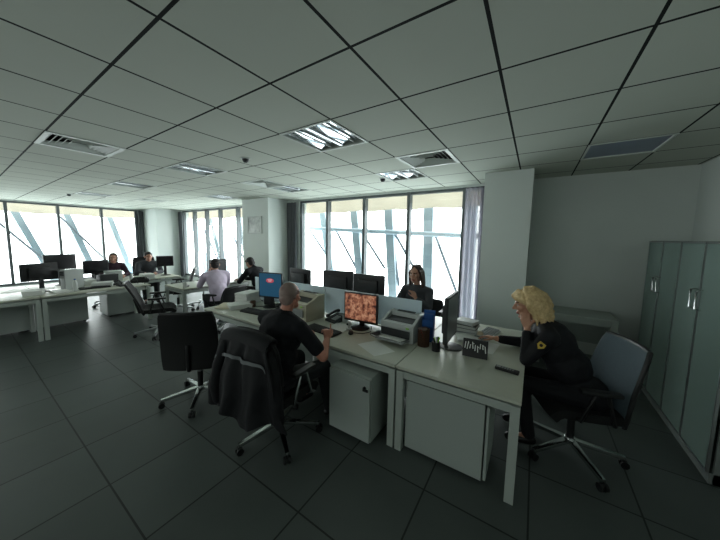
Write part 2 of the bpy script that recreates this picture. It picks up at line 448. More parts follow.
for xa, xb in ((-12.4, -11.6), (-10.9, -10.2), (-9.0, -8.5), (-7.4, -7.0)):
    bar_from(lat2, xa, 2.6, xb, .9, .11, 'steel', 'upright')
for xa, xb in ((-11.9, -10.4), (-10.0, -8.6), (-8.5, -7.1)):
    bar_from(lat2, xa, 2.5, xb, .7, .035, 'd', 'brace')
lat3 = thing('steel_lattice', 'steel lattice frame outside the far left wall windows', 'lattice', (-13.7, 1, -.4))
for ya, yb in ((-2.6, -1.9), (-.4, .3), (1.2, 1.75), (2.35, 2.85), (3.5, 3.95)):
    lat_p, lat_q = (-13.7, ya-(yb-ya)*.35, 3.2), (-13.7, yb+(yb-ya)*.76, -.4)
    latm(lat3, thick(lat_q, lat_p, .11), 'upright', MT['steel'])
for ya, yb in ((-3.2, -1.7), (-1.0, .6), (.6, 2.1), (2.1, 3.6)):
    latm(lat3, MB().cyl((-13.6, ya, 2.5), (-13.6, yb, .4), .035), 'brace', MT['steeld'])

def curtain(x0, x1, y, label, m, waves=4, axis='x', z0=.12, z1=2.62):
    def f(u, v):
        a = x0+(x1-x0)*u; w = .035*math.sin(u*waves*2*PI)+.008*math.sin(u*19+v*5)
        return (a, y+w, z0+(z1-z0)*v) if axis == 'x' else (y+w, a, z0+(z1-z0)*v)
    o = MB().sheet(f, waves*12, 8, .006).build('curtain', m, None, 60)
    tag(o, label, 'curtain')
curtain(-1.05, -.72, YB-.10, 'sheer pale lilac curtain at the right end of windows, beside the grey column', MT['curtain'], 4)
curtain(-5.50, -5.16, YB-.09, 'dark grey curtain strip beside the column with the picture', MT['curtaind'], 3)
curtain(-11.55, -11.25, YB-.09, 'dark grey curtain by the far left corner column', MT['curtaind'], 3)
curtain(4.05, 4.34, XL+.09, 'grey curtain at the end of the far left wall windows', MT['curtaind'], 3, 'y')

# ceiling fixtures
def troffer(ix, iy, label):
    x, y = cell(ix, iy); s = P/2
    t = thing('ceiling_light', label, 'ceiling light', (x+s, y+s, H), 0, 'recessed mirror-louvre ceiling lights')
    f = MB()
    for a in (-1, 1):
        f.box((a*(s-.010), 0, .0), (.02, P, .014)); f.box((0, a*(s-.010), .0), (P-.04, .02, .014))
    f.build('frame', MT['vent'], t, 0)
    h = MB()
    h.box((0, 0, .13), (P, P, .01))
    for a in (-1, 1): h.box((a*(s-.003), 0, .065), (.006, P, .13)); h.box((0, a*(s-.003), .065), (P, .006, .13))
    h.build('housing', MT['whitem'], t, 0)
    for a in (-1, 1):
        r = MB()
        r.sheet(lambda u, v: (a*(s-.02)/2+((s-.02)/2)*(2*u-1)*.99, (s-.022)*(2*v-1), .012+.022*(1-abs(2*u-1)**2.0)), 20, 1, .002)
        r.build('reflector', MT['mirror'], t, 60)
        MB().cyl((a*s/2, -s+.04, .018), (a*s/2, s-.04, .018), .008).build('tube_lamp', MT['lgrey'], t)
    MB().box((0, 0, .012), (.035, P-.05, .02)).build('centre_bar', MT['alu'], t, 0)
places = ['nearest ceiling light, between the foreground desk row and the square vent', 'second ceiling light along the row from the nearest, above the left chair',
 'third ceiling light along the left row, beyond the smoke detector', 'farthest ceiling light of the left row, near the far windows',
 'ceiling light closest to the windows above the three monitors', 'ceiling light near the column with the picture', 'ceiling light near the far left window bank corner']
for (ix, iy), p in zip(lights, places): troffer(ix, iy, 'square mirror-louvre '+p)
x, y = cell(0, 3); s = P/2
t = thing('ceiling_light', 'unlit blue-grey ceiling light panel near the right wall', 'ceiling light', (x+s, y+s, H))
f = MB()
for a in (-1, 1):
    f.box((a*(s-.010), 0, .0), (.02, P, .014)); f.box((0, a*(s-.010), .0), (P-.04, .02, .014))
f.build('frame', MT['vent'], t, 0)
MB().box((0, 0, .012), (P-.03, P-.03, .008)).build('diffuser', MT['bluelamp'], t, 0)
MB().box((0, 0, .07), (P, P, .10)).build('housing', MT['whitem'], t, 0)

def vent(ix, iy, label):
    x, y = cell(ix, iy); s = P/2
    t = thing('air_vent', label, 'air vent', (x+s, y+s, H), 0, 'square slatted ceiling air vents')
    f = MB()
    for a in (-1, 1):
        f.box((a*(s-.02), 0, .0), (.04, P, .014)); f.box((0, a*(s-.02), .0), (P-.08, .04, .014))
    f.build('frame', MT['vent'], t, 0)
    MB().box((0, 0, .09), (P, P, .01)).build('duct_plate', MT['ventdark'], t, 0)
    w = MB()
    for a in (-1, 1): w.box((a*(s-.003), 0, .045), (.006, P, .08)); w.box((0, a*(s-.003), .045), (P, .006, .08))
    w.build('duct_side', MT['ventdark'], t, 0)
    l = MB()
    for k in range(6):
        r1 = s-.045-.042*k; r0 = r1-.030
        if r0 < .02: break
        l.prism([(-r1, -r1, .002), (r1, -r1, .002), (r0, -r0, .030), (-r0, -r0, .030)], (0, 0, .003))
        l.prism([(-r1, r1, .002), (r1, r1, .002), (r0, r0, .030), (-r0, r0, .030)], (0, 0, .003))
        l.prism([(-r1, -r1, .002), (-r1, r1, .002), (-r0, r0, .030), (-r0, -r0, .030)], (0, 0, .003))
        l.prism([(r1, -r1, .002), (r1, r1, .002), (r0, r0, .030), (r0, -r0, .030)], (0, 0, .003))
    l.build('slats', MT['vent'], t, 0)
for v, l in zip(vents, ['square slatted air vent nearest the left edge of the picture', 'square slatted air vent nearest the windows and right column',
                        'square slatted air vent in front of the pictured column', 'distant slatted air vent above the far left desks']): vent(v[0], v[1], l)

def detector(x, y, label):
    t = thing('smoke_detector', label, 'smoke detector', (x, y, H), 0, 'small ceiling smoke detectors')
    MB().lathe([(.001, -.012), (.05, -.012), (.052, 0)]).build('base', MT['lgrey'], t)
    MB().lathe([(.001, -.055), (.02, -.052), (.035, -.035), (.04, -.012)]).build('sensor', MT['dark'], t)
detector(-3.02, 2.12, 'small dark smoke detector left of the nearest ceiling light')
detector(-2.10, 3.98, 'small smoke detector close to the tops of the windows')
detector(-9.5, 1.75, 'small smoke detector far left on the ceiling')

# framed picture on the column
t = thing('framed_picture', 'small framed picture hanging on the wide column', 'picture', (-6.07, 4.5, 2.03))
f = MB()
for a in (-1, 1): f.box((a*.27, -.012, 0), (.03, .024, .44)); f.box((0, -.012, a*.205), (.57, .024, .03))
f.build('frame', MT['lgrey'], t, 0)
MB().box((0, -.006, 0), (.53, .01, .39)).build('print', picture_mat('framed_print', [(60,66,66), (170,176,172), (214,218,214)], 3.5, 0.0, .4), t, 0)

# ------------------------------------------------------------------ furniture
def desk(label, x0, x1, y0, y1, group='white-legged office desks', legs=((0, 0), (1, 0), (0, 1), (1, 1)), lw=.055, name='office_desk', glare_panel=0):
    cx, cy = (x0+x1)/2, (y0+y1)/2
    t = thing(name, label, 'desk', (cx, cy, 0), 0, group)
    w, d = x1-x0, y1-y0
    MB().box((0, 0, DZ-.0125), (w-.004, d-.004, .025), None, .003).build('desk_top', MT['desk'], t, 30)
    f = MB(); zz = DZ-.07
    f.box((0, -d/2+.035, zz), (w-.03, .04, .055)); f.box((0, d/2-.035, zz), (w-.03, .04, .055))
    f.box((-w/2+.035, 0, zz), (.04, d-.09, .055)); f.box((w/2-.035, 0, zz), (.04, d-.09, .055))
    for a in (-1, 1):
        for bq in (-1, 1): f.box((a*(w/2-.1), bq*(d/2-.1), DZ-.034), (.04, .04, .02))
    f.build('under_frame', MT['whitem'], t, 0)
    if glare_panel: MB().box((0, glare_panel*(d/2-.07), .345), (w-.13, .016, .61)).build('under_panel', MT['white'], t, 0)  # added to block bright window glare on the floor beneath the desk
    for a, bq in legs:
        MB().box(((a*2-1)*(w/2-lw/2-.006), (bq*2-1)*(d/2-lw/2-.006), (DZ-.043)/2), (lw, lw, DZ-.043), None, .003).build('leg', MT['whitem'], t, 30)
    return t
DR = desk('desk of the blonde woman, nearest on the right, with desk calendar on top', -.868, 0.0, 1.95, 3.55)
D1 = desk('desk the man in the black polo sits at, with a printer and lit monitor', -2.335, -.872, 1.95, 2.73, glare_panel=1)
D2 = desk('desk at the left end of the near row, behind the empty black chair', -3.81, -2.339, 1.95, 2.73, glare_panel=1)
D3 = desk('desk of the long-haired brunette woman behind the frosted screens', -2.335, -.872, 2.77, 3.55)
D4 = desk('desk behind the frosted screens with monitor backs, left of the brunette', -3.81, -2.339, 2.77, 3.55)

def screen_panel(label, x0, x1, y, z0=DZ+.002, z1=1.09):
    t = thing('privacy_screen', label, 'desk screen', ((x0+x1)/2, y, DZ), 0, 'frosted desk screens')
    w = x1-x0
    MB().box((0, 0, (z1+z0)/2-DZ+.01), (w, .018, z1-z0-.02), None, .004).build('panel', MT['panel'], t, 0)
    for a in (-.35, .35): MB().box((a*w, 0, .016), (.05, .11, .030), None, .004).build('bracket', MT['alu'], t, 0)
screen_panel('frosted white desk screen right behind the lit monitor', -2.254, -.95, 2.75)
screen_panel('frosted white desk screen further left, behind the beige printer', -3.72, -2.262, 2.75)

def pedestal(label, x, y, w, d, h, rotz, lock=True, z=0.0, drawers=1, grp='white under-desk pedestals'):
    """front faces -Y locally"""
    t = thing('drawer_pedestal', label, 'pedestal', (x, y, z), rotz, grp)
    MB().box((0, .01, .03+(h-.03)/2), (w, d-.02, h-.03), None, .003).build('carcass', MT['white'], t, 0)
    hh = (h-.05)/drawers
    for k in range(drawers):
        fr = MB().box((0, -d/2+.0, .04+hh*(k+.5)), (w-.004, .018, hh-.004), None, .003).build('drawer_front', MT['white'], t, 0)
    if lock:
        lk = MB(); lk.cyl((w/2-.05, -d/2-.009, h-.085), (w/2-.05, -d/2-.022, h-.085), .013); lk.box((w/2-.032, -d/2-.03, h-.092), (.05, .012, .02), None, .004)
        lk.build('lock', MT['black'], t)
    for a in (-1, 1):
        for bq in (-1, 1): MB().cyl((a*(w/2-.05), bq*(d/2-.06)-.008, .03), (a*(w/2-.05), bq*(d/2-.06)+.008, .03), .03, n=14).build('castor', MT['black'], t)
pedestal('white drawer pedestal with black lock, beside the seated man', -1.245, 2.11, .42, .54, .60, 0)
pedestal('large white pedestal under the blonde woman\'s desk', -.49, 2.215, .43, .60, .60, PI/2, lock=False)
pedestal('white pedestal under the left end of the near desk row', -3.12, 2.42, .42, .54, .60, 0, lock=False)
pedestal('white pedestal under the far left desk row, beside the one cut by the edge', -7.58, 1.17, .62, .54, .62, PI/2, lock=False)
pedestal('white pedestal cut by the left picture edge, under the far left desk row', -7.58, .42, .62, .54, .62, PI/2, lock=False)
pedestal('white pedestal under the end of the far left desk row', -7.58, 2.07, .58, .54, .62, PI/2, lock=False)

LY0 = [-.72, .78, 2.28]
desk('far left desk with the end pedestal, facing the aisle', -7.30, -6.50, LY0[1]+.002, LY0[2])
desk('far left desk at the picture edge, facing the aisle', -7.30, -6.50, LY0[0], LY0[1]-.002)
desk('far left desk on the window side, where two people sit', -8.12, -7.32, LY0[1]+.002, LY0[2]+.95)
desk('far left desk on the window side, at the picture edge', -8.12, -7.32, LY0[0], LY0[1]-.002)
desk('desk in front of the man in the lilac shirt', -6.25, -5.45, 2.42, 3.90, glare_panel=1)

# wall table behind the uniformed woman
t = thing('wall_table', 'plain white table against the wall behind the blonde woman', 'table', (.52, 4.885, 0))
MB().box((0, 0, .735), (.86, .54, .03), None, .004).build('table_top', MT['whitem'], t, 0)
MB().box((0, .2, .50), (.74, .02, .44)).build('under_panel', MT['white'], t, 0)
MB().box((0, -.235, .685), (.74, .03, .07)).build('apron', MT['whitem'], t, 0)
for a in (-1, 1):
    for bq in (-1, 1): MB().box((a*.39, bq*.235, .36), (.07, .05, .72), None, .003).build('leg', MT['whitem'], t, 0)

# glass cabinet on the right
t = thing('glass_cabinet', 'tall green-tinted glass-door cabinet at the right edge', 'cabinet', (1.385, 3.85, 0))
CH, CW, CD = 1.76, 1.76, .44
f = MB()
f.box((0, 0, .04), (CD, CW, .08)); f.box((0, 0, CH-.012), (CD, CW, .024)); f.box((CD/2-.009, 0, CH/2), (.018, CW, CH))
for a in (-1, 0, 1): f.box((.01, a*(CW/2-.009), CH/2), (CD-.02, .018, CH))
f.build('carcass', MT['trim'], t, 0)
for z in (.48, .88, 1.3):
    MB().box((.01, 0, z), (CD-.05, CW-.04, .018)).build('shelf', MT['trim'], t, 0)
for k in range(4):
    yc = CW/2-.22-.44*k
    d = MB().box((-CD/2-.008, yc, CH/2+.035), (.012, .432, CH-.09)).build('door', MT['cabglass'], t, 0)
    e = MB()
    for a in (-1, 1): e.box((-CD/2-.008, yc+a*.211, CH/2+.035), (.018, .012, CH-.085))
    for zz in (.085, CH-.012): e.box((-CD/2-.008, yc, zz), (.018, .43, .014))
    e.build('door_frame', MT['alu'], d, 0)
    hs = -1 if k % 2 == 0 else 1
    hd = MB().tube([(-CD/2-.016, yc+hs*.17, 1.20), (-CD/2-.05, yc+hs*.17, 1.21), (-CD/2-.05, yc+hs*.17, 1.36), (-CD/2-.016, yc+hs*.17, 1.37)], .008)
    hd.build('handle', MT['chrome'], d)
# binders inside the cabinet
bi = 0
for z in (.489, .889, 1.309):
    for k in range(7):
        yb_ = 3.85+.78-.115*k-(0 if k < 4 else .03)
        if k in (3,) and z > 1: continue
        o = thing('lever_arch_file', 'dim office binder behind the cabinet glass on the %s shelf' % {.489: 'lowest', .889: 'middle', 1.309: 'upper'}[z], 'binder', (1.43, yb_, z+.001), 0, 'binders on the %s cabinet shelf' % {.489: 'lowest', .889: 'middle', 1.309: 'upper'}[z])
        MB().box((0, 0, .15), (.24, .07, .30), None, .004).build('cover', MT['dark'] if k % 3 else MT['grey'], o, 0)
        MB().box((-.121, 0, .17), (.003, .045, .12)).build('spine_label', MT['paper'], o, 0)

# ------------------------------------------------------------------ office chairs
def office_chair(label, x, y, rotz, recline=8, style='low', base_rot=0, seat_z=.47, back=None, backh=.56, arms=True, basemat='chrome', grp='swivel office chairs'):
    t = thing('office_chair', label, 'office chair', (x, y, 0), rotz, grp)
    bm_ = MT[basemat]
    for k in range(5):
        a = base_rot+2*PI*k/5; d = V((math.sin(a), math.cos(a), 0)); s_ = V((d.y, -d.x, 0))
        l = MB()
        l.prism([d*.03+s_*.026+V((0, 0, .100)), d*.03-s_*.026+V((0, 0, .100)), d*.355-s_*.015+V((0, 0, .060)), d*.355+s_*.015+V((0, 0, .060))], (0, 0, .030), .006)
        lo = l.build('base_leg', bm_, t)
        c = MB(); e = d*.35
        for sg in (-1, 1): c.cyl(e+s_*sg*.008+V((0, 0, .028)), e+s_*sg*.026+V((0, 0, .028)), .028, n=16)
        c.box(e+V((0, 0, .045)), (.03, .03, .03), (0, 0, -a), .006); c.cyl(e+V((0, 0, .05)), e+V((0, 0, .075)), .007, n=8)
        c.build('castor', MT['black'], lo)
    g = MB(); g.cyl((0, 0, .088), (0, 0, .145), .042, .036); g.build('hub', bm_, t)
    g = MB(); g.cyl((0, 0, .12), (0, 0, .30), .028); g.build('gas_lift_cover', MT['black'], t)
    g = MB(); g.cyl((0, 0, .28), (0, 0, seat_z-.06), .016); g.build('gas_lift', MT['chrome'], t)
    g = MB(); g.box((0, -.03, seat_z-.06), (.18, .26, .045), None, .012); g.box((.14, .02, seat_z-.06), (.14, .012, .012)); g.build('tilt_mechanism', MT['black'], t)
    m = MT['leather'] if style == 'low' else MT['fabric']
    def sf(u, v):
        xx = (u-.5)*.50; yy = (v-.5)*.48
        z = seat_z+.015-.02*math.exp(-((yy+.05)/.14)**2-(xx/.16)**2) - .07*max(0, (v-.8)/.2)**2 + .012*abs(2*u-1)**3
        k = .93+.07*math.cos((v-.5)*2.6)
        return (xx*k, yy+.02, z)
    MB().sheet(sf, 14, 14, .06).build('seat', m, t, 60)
    rc = math.radians(recline); bw = .49; z0 = seat_z-.05
    def bf(u, v, off=0):
        xx = (u-.5)*bw*(1-.10*(2*v-1)**4*.6 - (.05 if style == 'low' else .12)*max(0, v-.55)*1.2)
        l = (v)*backh
        bow = .035*(2*u-1)**2 + .02*math.sin(v*PI*1.1)
        yy = -.235+bow-off; zz = z0+l
        dz = zz-seat_z
        if v > .96: xx *= .985
        return (xx, yy-math.sin(rc)*dz+0, seat_z+math.cos(rc)*dz+ off*0)
    bk = MB().sheet(lambda u, v: bf(1-u, v), 16, 18, .042 if style == 'low' else .03)
    bo = bk.build('backrest', back or m, t, 60)
    # rim round the back
    rim = [bf(u, v, .018) for u, v in [(i/10, 0) for i in range(11)]+[(1, i/10) for i in range(1, 11)]+[(1-i/10, 1) for i in range(1, 11)]+[(0, 1-i/10) for i in range(1, 11)]]
    MB().tube(rim, .017, 8).build('back_rim', MT['black'], bo)
    sp = MB(); a_ = V(bf(.5, .42, .045)); sp.chain([(0, -.10, seat_z-.06), (0, -.27, seat_z-.05), a_], [.02, .022, .02])
    sp.build('back_support', MT['black'], t)
    if arms:
        for sg in (-1, 1):
            p = MB(); p.tube([(sg*.20, .10, seat_z-.03), (sg*.285, .09, seat_z-.02), (sg*.295, .02, seat_z+.19), (sg*.29, -.05, seat_z+.20)], .013, 8)
            p.tube([(sg*.20, -.12, seat_z-.03), (sg*.285, -.12, seat_z-.02), (sg*.295, -.06, seat_z+.19)], .013, 8)
            ao = p.build('armrest', MT['chrome'] if style == 'low' else MT['black'], t)
            MB().box((sg*.292, -.01, seat_z+.215), (.055, .25, .03), None, .012).build('arm_pad', MT['black'], ao)
    return t
R = math.radians
office_chair('empty black low-back office chair with chrome base, left of the jacket chair', -2.90, 1.42, R(44), 6, 'low', base_rot=R(30), seat_z=.49, backh=.57)
office_chair('black office chair of the man in the polo, under the draped jacket', -1.78, 1.53, R(4), 4, 'low', base_rot=R(53.5), seat_z=.455, backh=.54)
office_chair('black office chair of the blonde woman, with a blue-grey mesh back', .345, 2.75, R(110), 10, 'mesh', base_rot=R(46), back=MT['meshback'], backh=.57)
office_chair('empty black office chair turned sideways in the aisle by the left desks', -5.42, 2.0, R(-22), 22, 'mesh', base_rot=R(30), basemat='alu')
office_chair('black office chair the man in the lilac shirt sits on', -4.80, 2.86, R(96), 14, 'mesh', basemat='alu', base_rot=R(20), backh=.40)
office_chair('reclined empty office chair with arms behind the lilac man\'s desk', -6.72, 3.45, R(150), 28, 'mesh', basemat='alu')
office_chair('grey-backed office chair at the end of the far left desks', -6.78, 2.90, R(155), 14, 'mesh', basemat='alu', back=MT['dark'])
office_chair('office chair of the brunette woman behind the screens', -1.36, 3.98, R(180), 8, 'mesh', basemat='alu', backh=.36)
office_chair('office chair of the dark-haired person near the pictured column', -4.92, 3.76, R(100), 8, 'mesh', basemat='alu', backh=.45)
office_chair('office chair of the woman at the far left desks', -8.62, 2.16, R(-90), 8, 'mesh', basemat='alu')
office_chair('office chair of the dark-haired man at the far left desks', -8.55, 2.92, R(-100), 8, 'mesh', basemat='alu', backh=.7)

# ------------------------------------------------------------------ people
def basis(fwd, up):
    y = V(fwd).normalized(); x = y.cross(V(up)).normalized(); z = x.cross(y).normalized()
    return Matrix((x, y, z)).transposed()

def hand(mb, w, d, n, thumb_side, curl=(.35, .4, .45, .5), point=False, sc=1.0):
    """w wrist, d direction, n palm normal, thumb_side +1/-1 along d x n"""
    d = V(d).normalized(); n = V(n); n = (n-d*n.dot(d)).normalized(); s = d.cross(n)*thumb_side; w = V(w)
    for k, o in enumerate((.030, .010, -.010, -.029)):
        o *= sc
        root = w+d*.088*sc+s*o*1.12-d*abs(o-.008)*.25
        mb.cap(w+d*.012+s*o*.55, .0135*sc, root, .0115*sc)
        L = (.070, .078, .072, .057)[k]*sc
        c = curl[k]
        if point and k == 0: c = .08
        p = root; ang = 0
        for q, fr in enumerate((.45, .31, .24)):
            ang += c*(.9, 1.1, .8)[q] if not (point and k > 0) else 1.05
            dd = (d*math.cos(ang)+n*math.sin(ang)+s*o*1.6).normalized()
            p2 = p+dd*L*fr
            mb.cap(p, (.0095-.0008*q)*sc, p2, (.0089-.0008*q)*sc); p = p2
    r = w+d*.030*sc+s*.026*sc
    t1 = r+(d*.62+s*.70+n*.25).normalized()*.038*sc; t2 = t1+(d*.85+s*.35+n*.35).normalized()*.032*sc; t3 = t2+(d*.95+s*.05+n*.3).normalized()*.024*sc
    mb.cap(w+d*.015+s*.012, .015*sc, r, .0145*sc); mb.cap(r, .0135*sc, t1, .011*sc); mb.cap(t1, .011*sc, t2, .0095*sc); mb.cap(t2, .0095*sc, t3, .008*sc)

def head_prims(mb, c, B, sc=1.0, female=False):
    def P(x, y, z): return V(c)+B@V((x*sc, y*sc, z*sc))
    def E(p, r): mb.ell(P(*p), tuple(v*sc for v in r), B)
    def K(a, ra, b_, rb): mb.cap(P(*a), ra*sc, P(*b_), rb*sc)
    E((0, -.018, .035), (.074, .094, .083)); E((0, .02, .02), (.067, .072, .078))
    E((0, .028, -.045), (.054, .058, .062)); K((-.03, .045, -.075), .026, (.03, .045, -.075), .026)
    E((0, .066, -.098), (.022, .020, .017))
    K((-.028, .078, .026), .010, (.028, .078, .026), .010)           # brow
    K((0, .086, .014), .008, (0, .109, -.024), .0115)                 # nose
    for s in (-1, 1):
        K((0, .104, -.03), .008, (s*.013, .093, -.03), .0075)
        E((s*.040, .060, -.022), (.022, .026, .022))                  # cheeks
        E((s*.080, -.010, -.005), (.011, .021, .034)); E((s*.085, -.018, .008), (.011, .017, .019))  # ears
    E((0, .083, -.058), (.022, .014, .007)); E((0, .080, -.069), (.019, .014, .008))

def person(label, loc, rotz, J, headf, headu, cloth, voxel=.008, hsc=1.0, female=False, hands=(), skin='skin', wide=1.0, hair=None, grp=None, sleeves=.55, tuck=None, extra=None, girth=1.0):
    t = thing('person', label, 'person', loc, rotz, grp)
    B = basis(headf, headu); J = {k: V(v) for k, v in J.items()}
    right = (J['shR']-J['shL']).normalized(); up = (J['neck']-J['pelvis']).normalized(); fwd = up.cross(right).normalized()
    right = fwd.cross(up).normalized()
    TB = Matrix((right, fwd, up)).transposed(); rb = (J['hipR']-J['hipL']).normalized(); fb = V((0, 0, 1)).cross(rb).normalized()
    PB = Matrix((rb, fb, V((0, 0, 1)))).transposed()
    waist = J['pelvis'].lerp(J['neck'], .36)-fwd*.0; chest = J['pelvis'].lerp(J['neck'], .70)
    g = wide; gg = girth
    def torso(mb, d=0):
        mb.ell(J['pelvis'], (.165*g+d, .125*gg+d, .12+d), PB)
        mb.ell(waist, (.145*g+d, .115*gg+d, .17+d), TB)
        mb.ell(chest, (.165*g+d, .115*gg+d, .19+d), TB)
        if female: 
            for s in (-1, 1): mb.ell(chest+right*s*.07+fwd*.075+up*.0, (.062+d, .060+d, .062+d), TB)
        mb.cap(J['shL']-up*.01, .058+d, chest+up*.12, .062+d); mb.cap(J['shR']-up*.01, .058+d, chest+up*.12, .062+d)
        mb.cap(J['shL']-up*.0, .055+d, J['neck']-up*.02, .055+d); mb.cap(J['shR'], .055+d, J['neck']-up*.02, .055+d)
    fem = .9 if female else 1.0
    def arm(mb, S, d=0, frac=1.0):
        s, e, w = J['sh'+S], J['el'+S], J['wr'+S]
        if frac <= .6:
            f = frac/.6; mb.cap(s, .058*fem+d, s.lerp(e, f), (.058-.014*f)*fem+d*1.3)
        else:
            mb.cap(s, .058*fem+d, e, .044*fem+d); f = (frac-.6)/.4; mb.cap(e, .044*fem+d, e.lerp(w, f), (.044-.015*f)*fem+d)
    def leg(mb, S, d=0, full=True):
        mb.cap(J['hip'+S], .085*fem+d, J['knee'+S], .058*fem+d); mb.cap(J['knee'+S], .057*fem+d, J['ank'+S]+V((0, 0, .03)), .040*fem+d)
    body = MB()
    torso(body)
    body.cap(J['neck']-up*.03, .060*fem, V(J['head'])+B@V((0, -.02, -.06))*hsc, .052*fem)
    head_prims(body, J['head'], B, hsc, female)
    for S in 'LR':
        arm(body, S); leg(body, S)
        body.cap(J['ank'+S], .038, J['toe'+S], .028)
    for h_ in hands: hand(body, **h_)
    me = blob(body, voxel, 4)
    mats = [MT[skin], MT['lips'], MT['brow']]
    Bi = B.inverted(); hc = J['head']
    def hl(co): return (Bi@(V(co)-hc))/hsc
    o = link('body', me, mats, t, 60)
    for p in me.polygons:
        q = hl(p.center)
        if q.length > .16: continue
        if q.y > .072 and abs(q.x) < .024 and -.076 < q.z < -.052: p.material_index = 1
        elif q.y > .06 and .012 < abs(q.x) < .05 and .022+abs(q.x)*.1 < q.z < .033+abs(q.x)*.1: p.material_index = 2
    for s in (-1, 1):
        e = MB().ell(hc+B@(V((s*.030, .0675, .006))*hsc), .0125*hsc, B); eo = e.build('eye', MT['eyew'], o)
        MB().ell(hc+B@(V((s*.030, .0762, .005))*hsc), .0058*hsc, B).build('iris', MT['iris'], eo)
    top = MB(); torso(top, .014)
    for S in 'LR': arm(top, S, .012, sleeves)
    if cloth.get('collar', True): top.cap(J['neck']-up*.035, .070*fem, J['neck']+up*.012+fwd*.004, .062*fem)
    so = link(cloth.get('topname', 'shirt'), blob(top, max(voxel, .009), 4), MT[cloth['top']], t, 60)
    tr = MB(); tr.ell(J['pelvis']-V((0, 0, .02)), (.175*g, .140*gg, .115), PB)
    for S in 'LR': leg(tr, S, .014)
    link('trousers', blob(tr, max(voxel, .010), 4), MT[cloth['legs']], t, 60)
    for S in 'LR':
        sh = MB(); a, b_ = J['ank'+S], J['toe'+S]
        sh.cap(a-V((0, 0, .015)), .045, b_, .036); sh.cap(a-(b_-a).normalized()*.03-V((0, 0, .025)), .036, b_, .034)
        link('shoe', blob(sh, .01, 3), MT['shoe'], t, 60)
    return t, B, so, o

def hair_blob(t, prims, m, voxel=.007, it=2, name='hair'):
    mb = MB()
    for k in prims: getattr(mb, k[0])(*k[1:])
    return link(name, blob(mb, voxel, it), MT[m], t, 60)

def seated(dy=0, sw=.19, lean=.10, headz=1.20, heady=.14, arms=None, z=.0):
    """generic seated joints, local, facing +Y"""
    J = dict(pelvis=(0, 0, .55), neck=(0, lean, 1.04), head=(0, heady, headz), shL=(-sw, lean-.01, .985), shR=(sw, lean-.01, .985),
             hipL=(-.09, .02, .53), hipR=(.09, .02, .53), kneeL=(-.12, .44, .52), kneeR=(.12, .44, .52), ankL=(-.12, .42, .09), ankR=(.12, .42, .09), toeL=(-.13, .56, .045), toeR=(.13, .56, .045))
    J.update(arms or {}); return J

# --- man in black polo (world offsets from his seat)
ML = V((-1.78, 1.50, 0))
def rel(p): return V(p)-ML
J = dict(pelvis=rel((-1.79, 1.47, .56)), neck=rel((-1.78, 1.605, 1.075)), head=rel((-1.772, 1.665, 1.222)),
    shL=rel((-2.01, 1.585, 1.01)), shR=rel((-1.57, 1.575, 1.0)), elL=rel((-2.03, 1.70, .75)), wrL=rel((-1.93, 1.99, .775)),
    elR=rel((-1.39, 1.665, .765)), wrR=rel((-1.515, 1.865, .815)),
    hipL=rel((-1.88, 1.49, .54)), hipR=rel((-1.70, 1.49, .54)), kneeL=rel((-1.93, 1.92, .53)), kneeR=rel((-1.58, 1.90, .53)),
    ankL=rel((-1.92, 1.95, .09)), ankR=rel((-1.56, 1.96, .09)), toeL=rel((-1.93, 2.10, .045)), toeR=rel((-1.55, 2.11, .045)))
hf, hu = V((-.22, .97, -.10)), V((0, .12, 1))
man, B, so, bo = person('man in black short-sleeved polo seen from behind, pointing at the lit monitor', ML, 0, J, hf, hu,
    dict(top='navy', legs='trousers', topname='polo_shirt'), .0055, 1.06, False,
    hands=[dict(w=J['wrR'], d=(-.30, .42, .85), n=(-.75, .3, -.4), thumb_side=-1, point=True),
           dict(w=J['wrL'], d=(.35, .9, -.12), n=(0, .1, -1), thumb_side=1)], skin='skin2', wide=1.32, sleeves=.44, girth=1.3)
hc = J['head']
def HP(B, c, s=1.0): return lambda x, y, z: V(c)+B@(V((x, y, z))*s)
h = HP(B, hc, 1.06)
hair_blob(man, [('ell', h(0, -.030, .040), (.0775, .0885, .0815), B, 3), ('ell', h(0, -.055, -.015), (.066, .056, .062), B, 3),
    ('cap', h(-.066, -.03, .0), .016, h(-.066, .01, .045), .014), ('cap', h(.066, -.03, .0), .016, h(.066, .01, .045), .014)], 'greyred', .006, 3)
MB().tube([V(h(0, 0, 0))*0 + J['neck']+V(q) for q in ((-.062, -.01, .0), (-.045, -.055, .012), (0, -.072, .018), (.045, -.055, .012), (.062, -.01, .0), (.05, .045, -.02), (0, .066, -.05))], .014, 8).build('shirt_collar', MT['navy'], man)

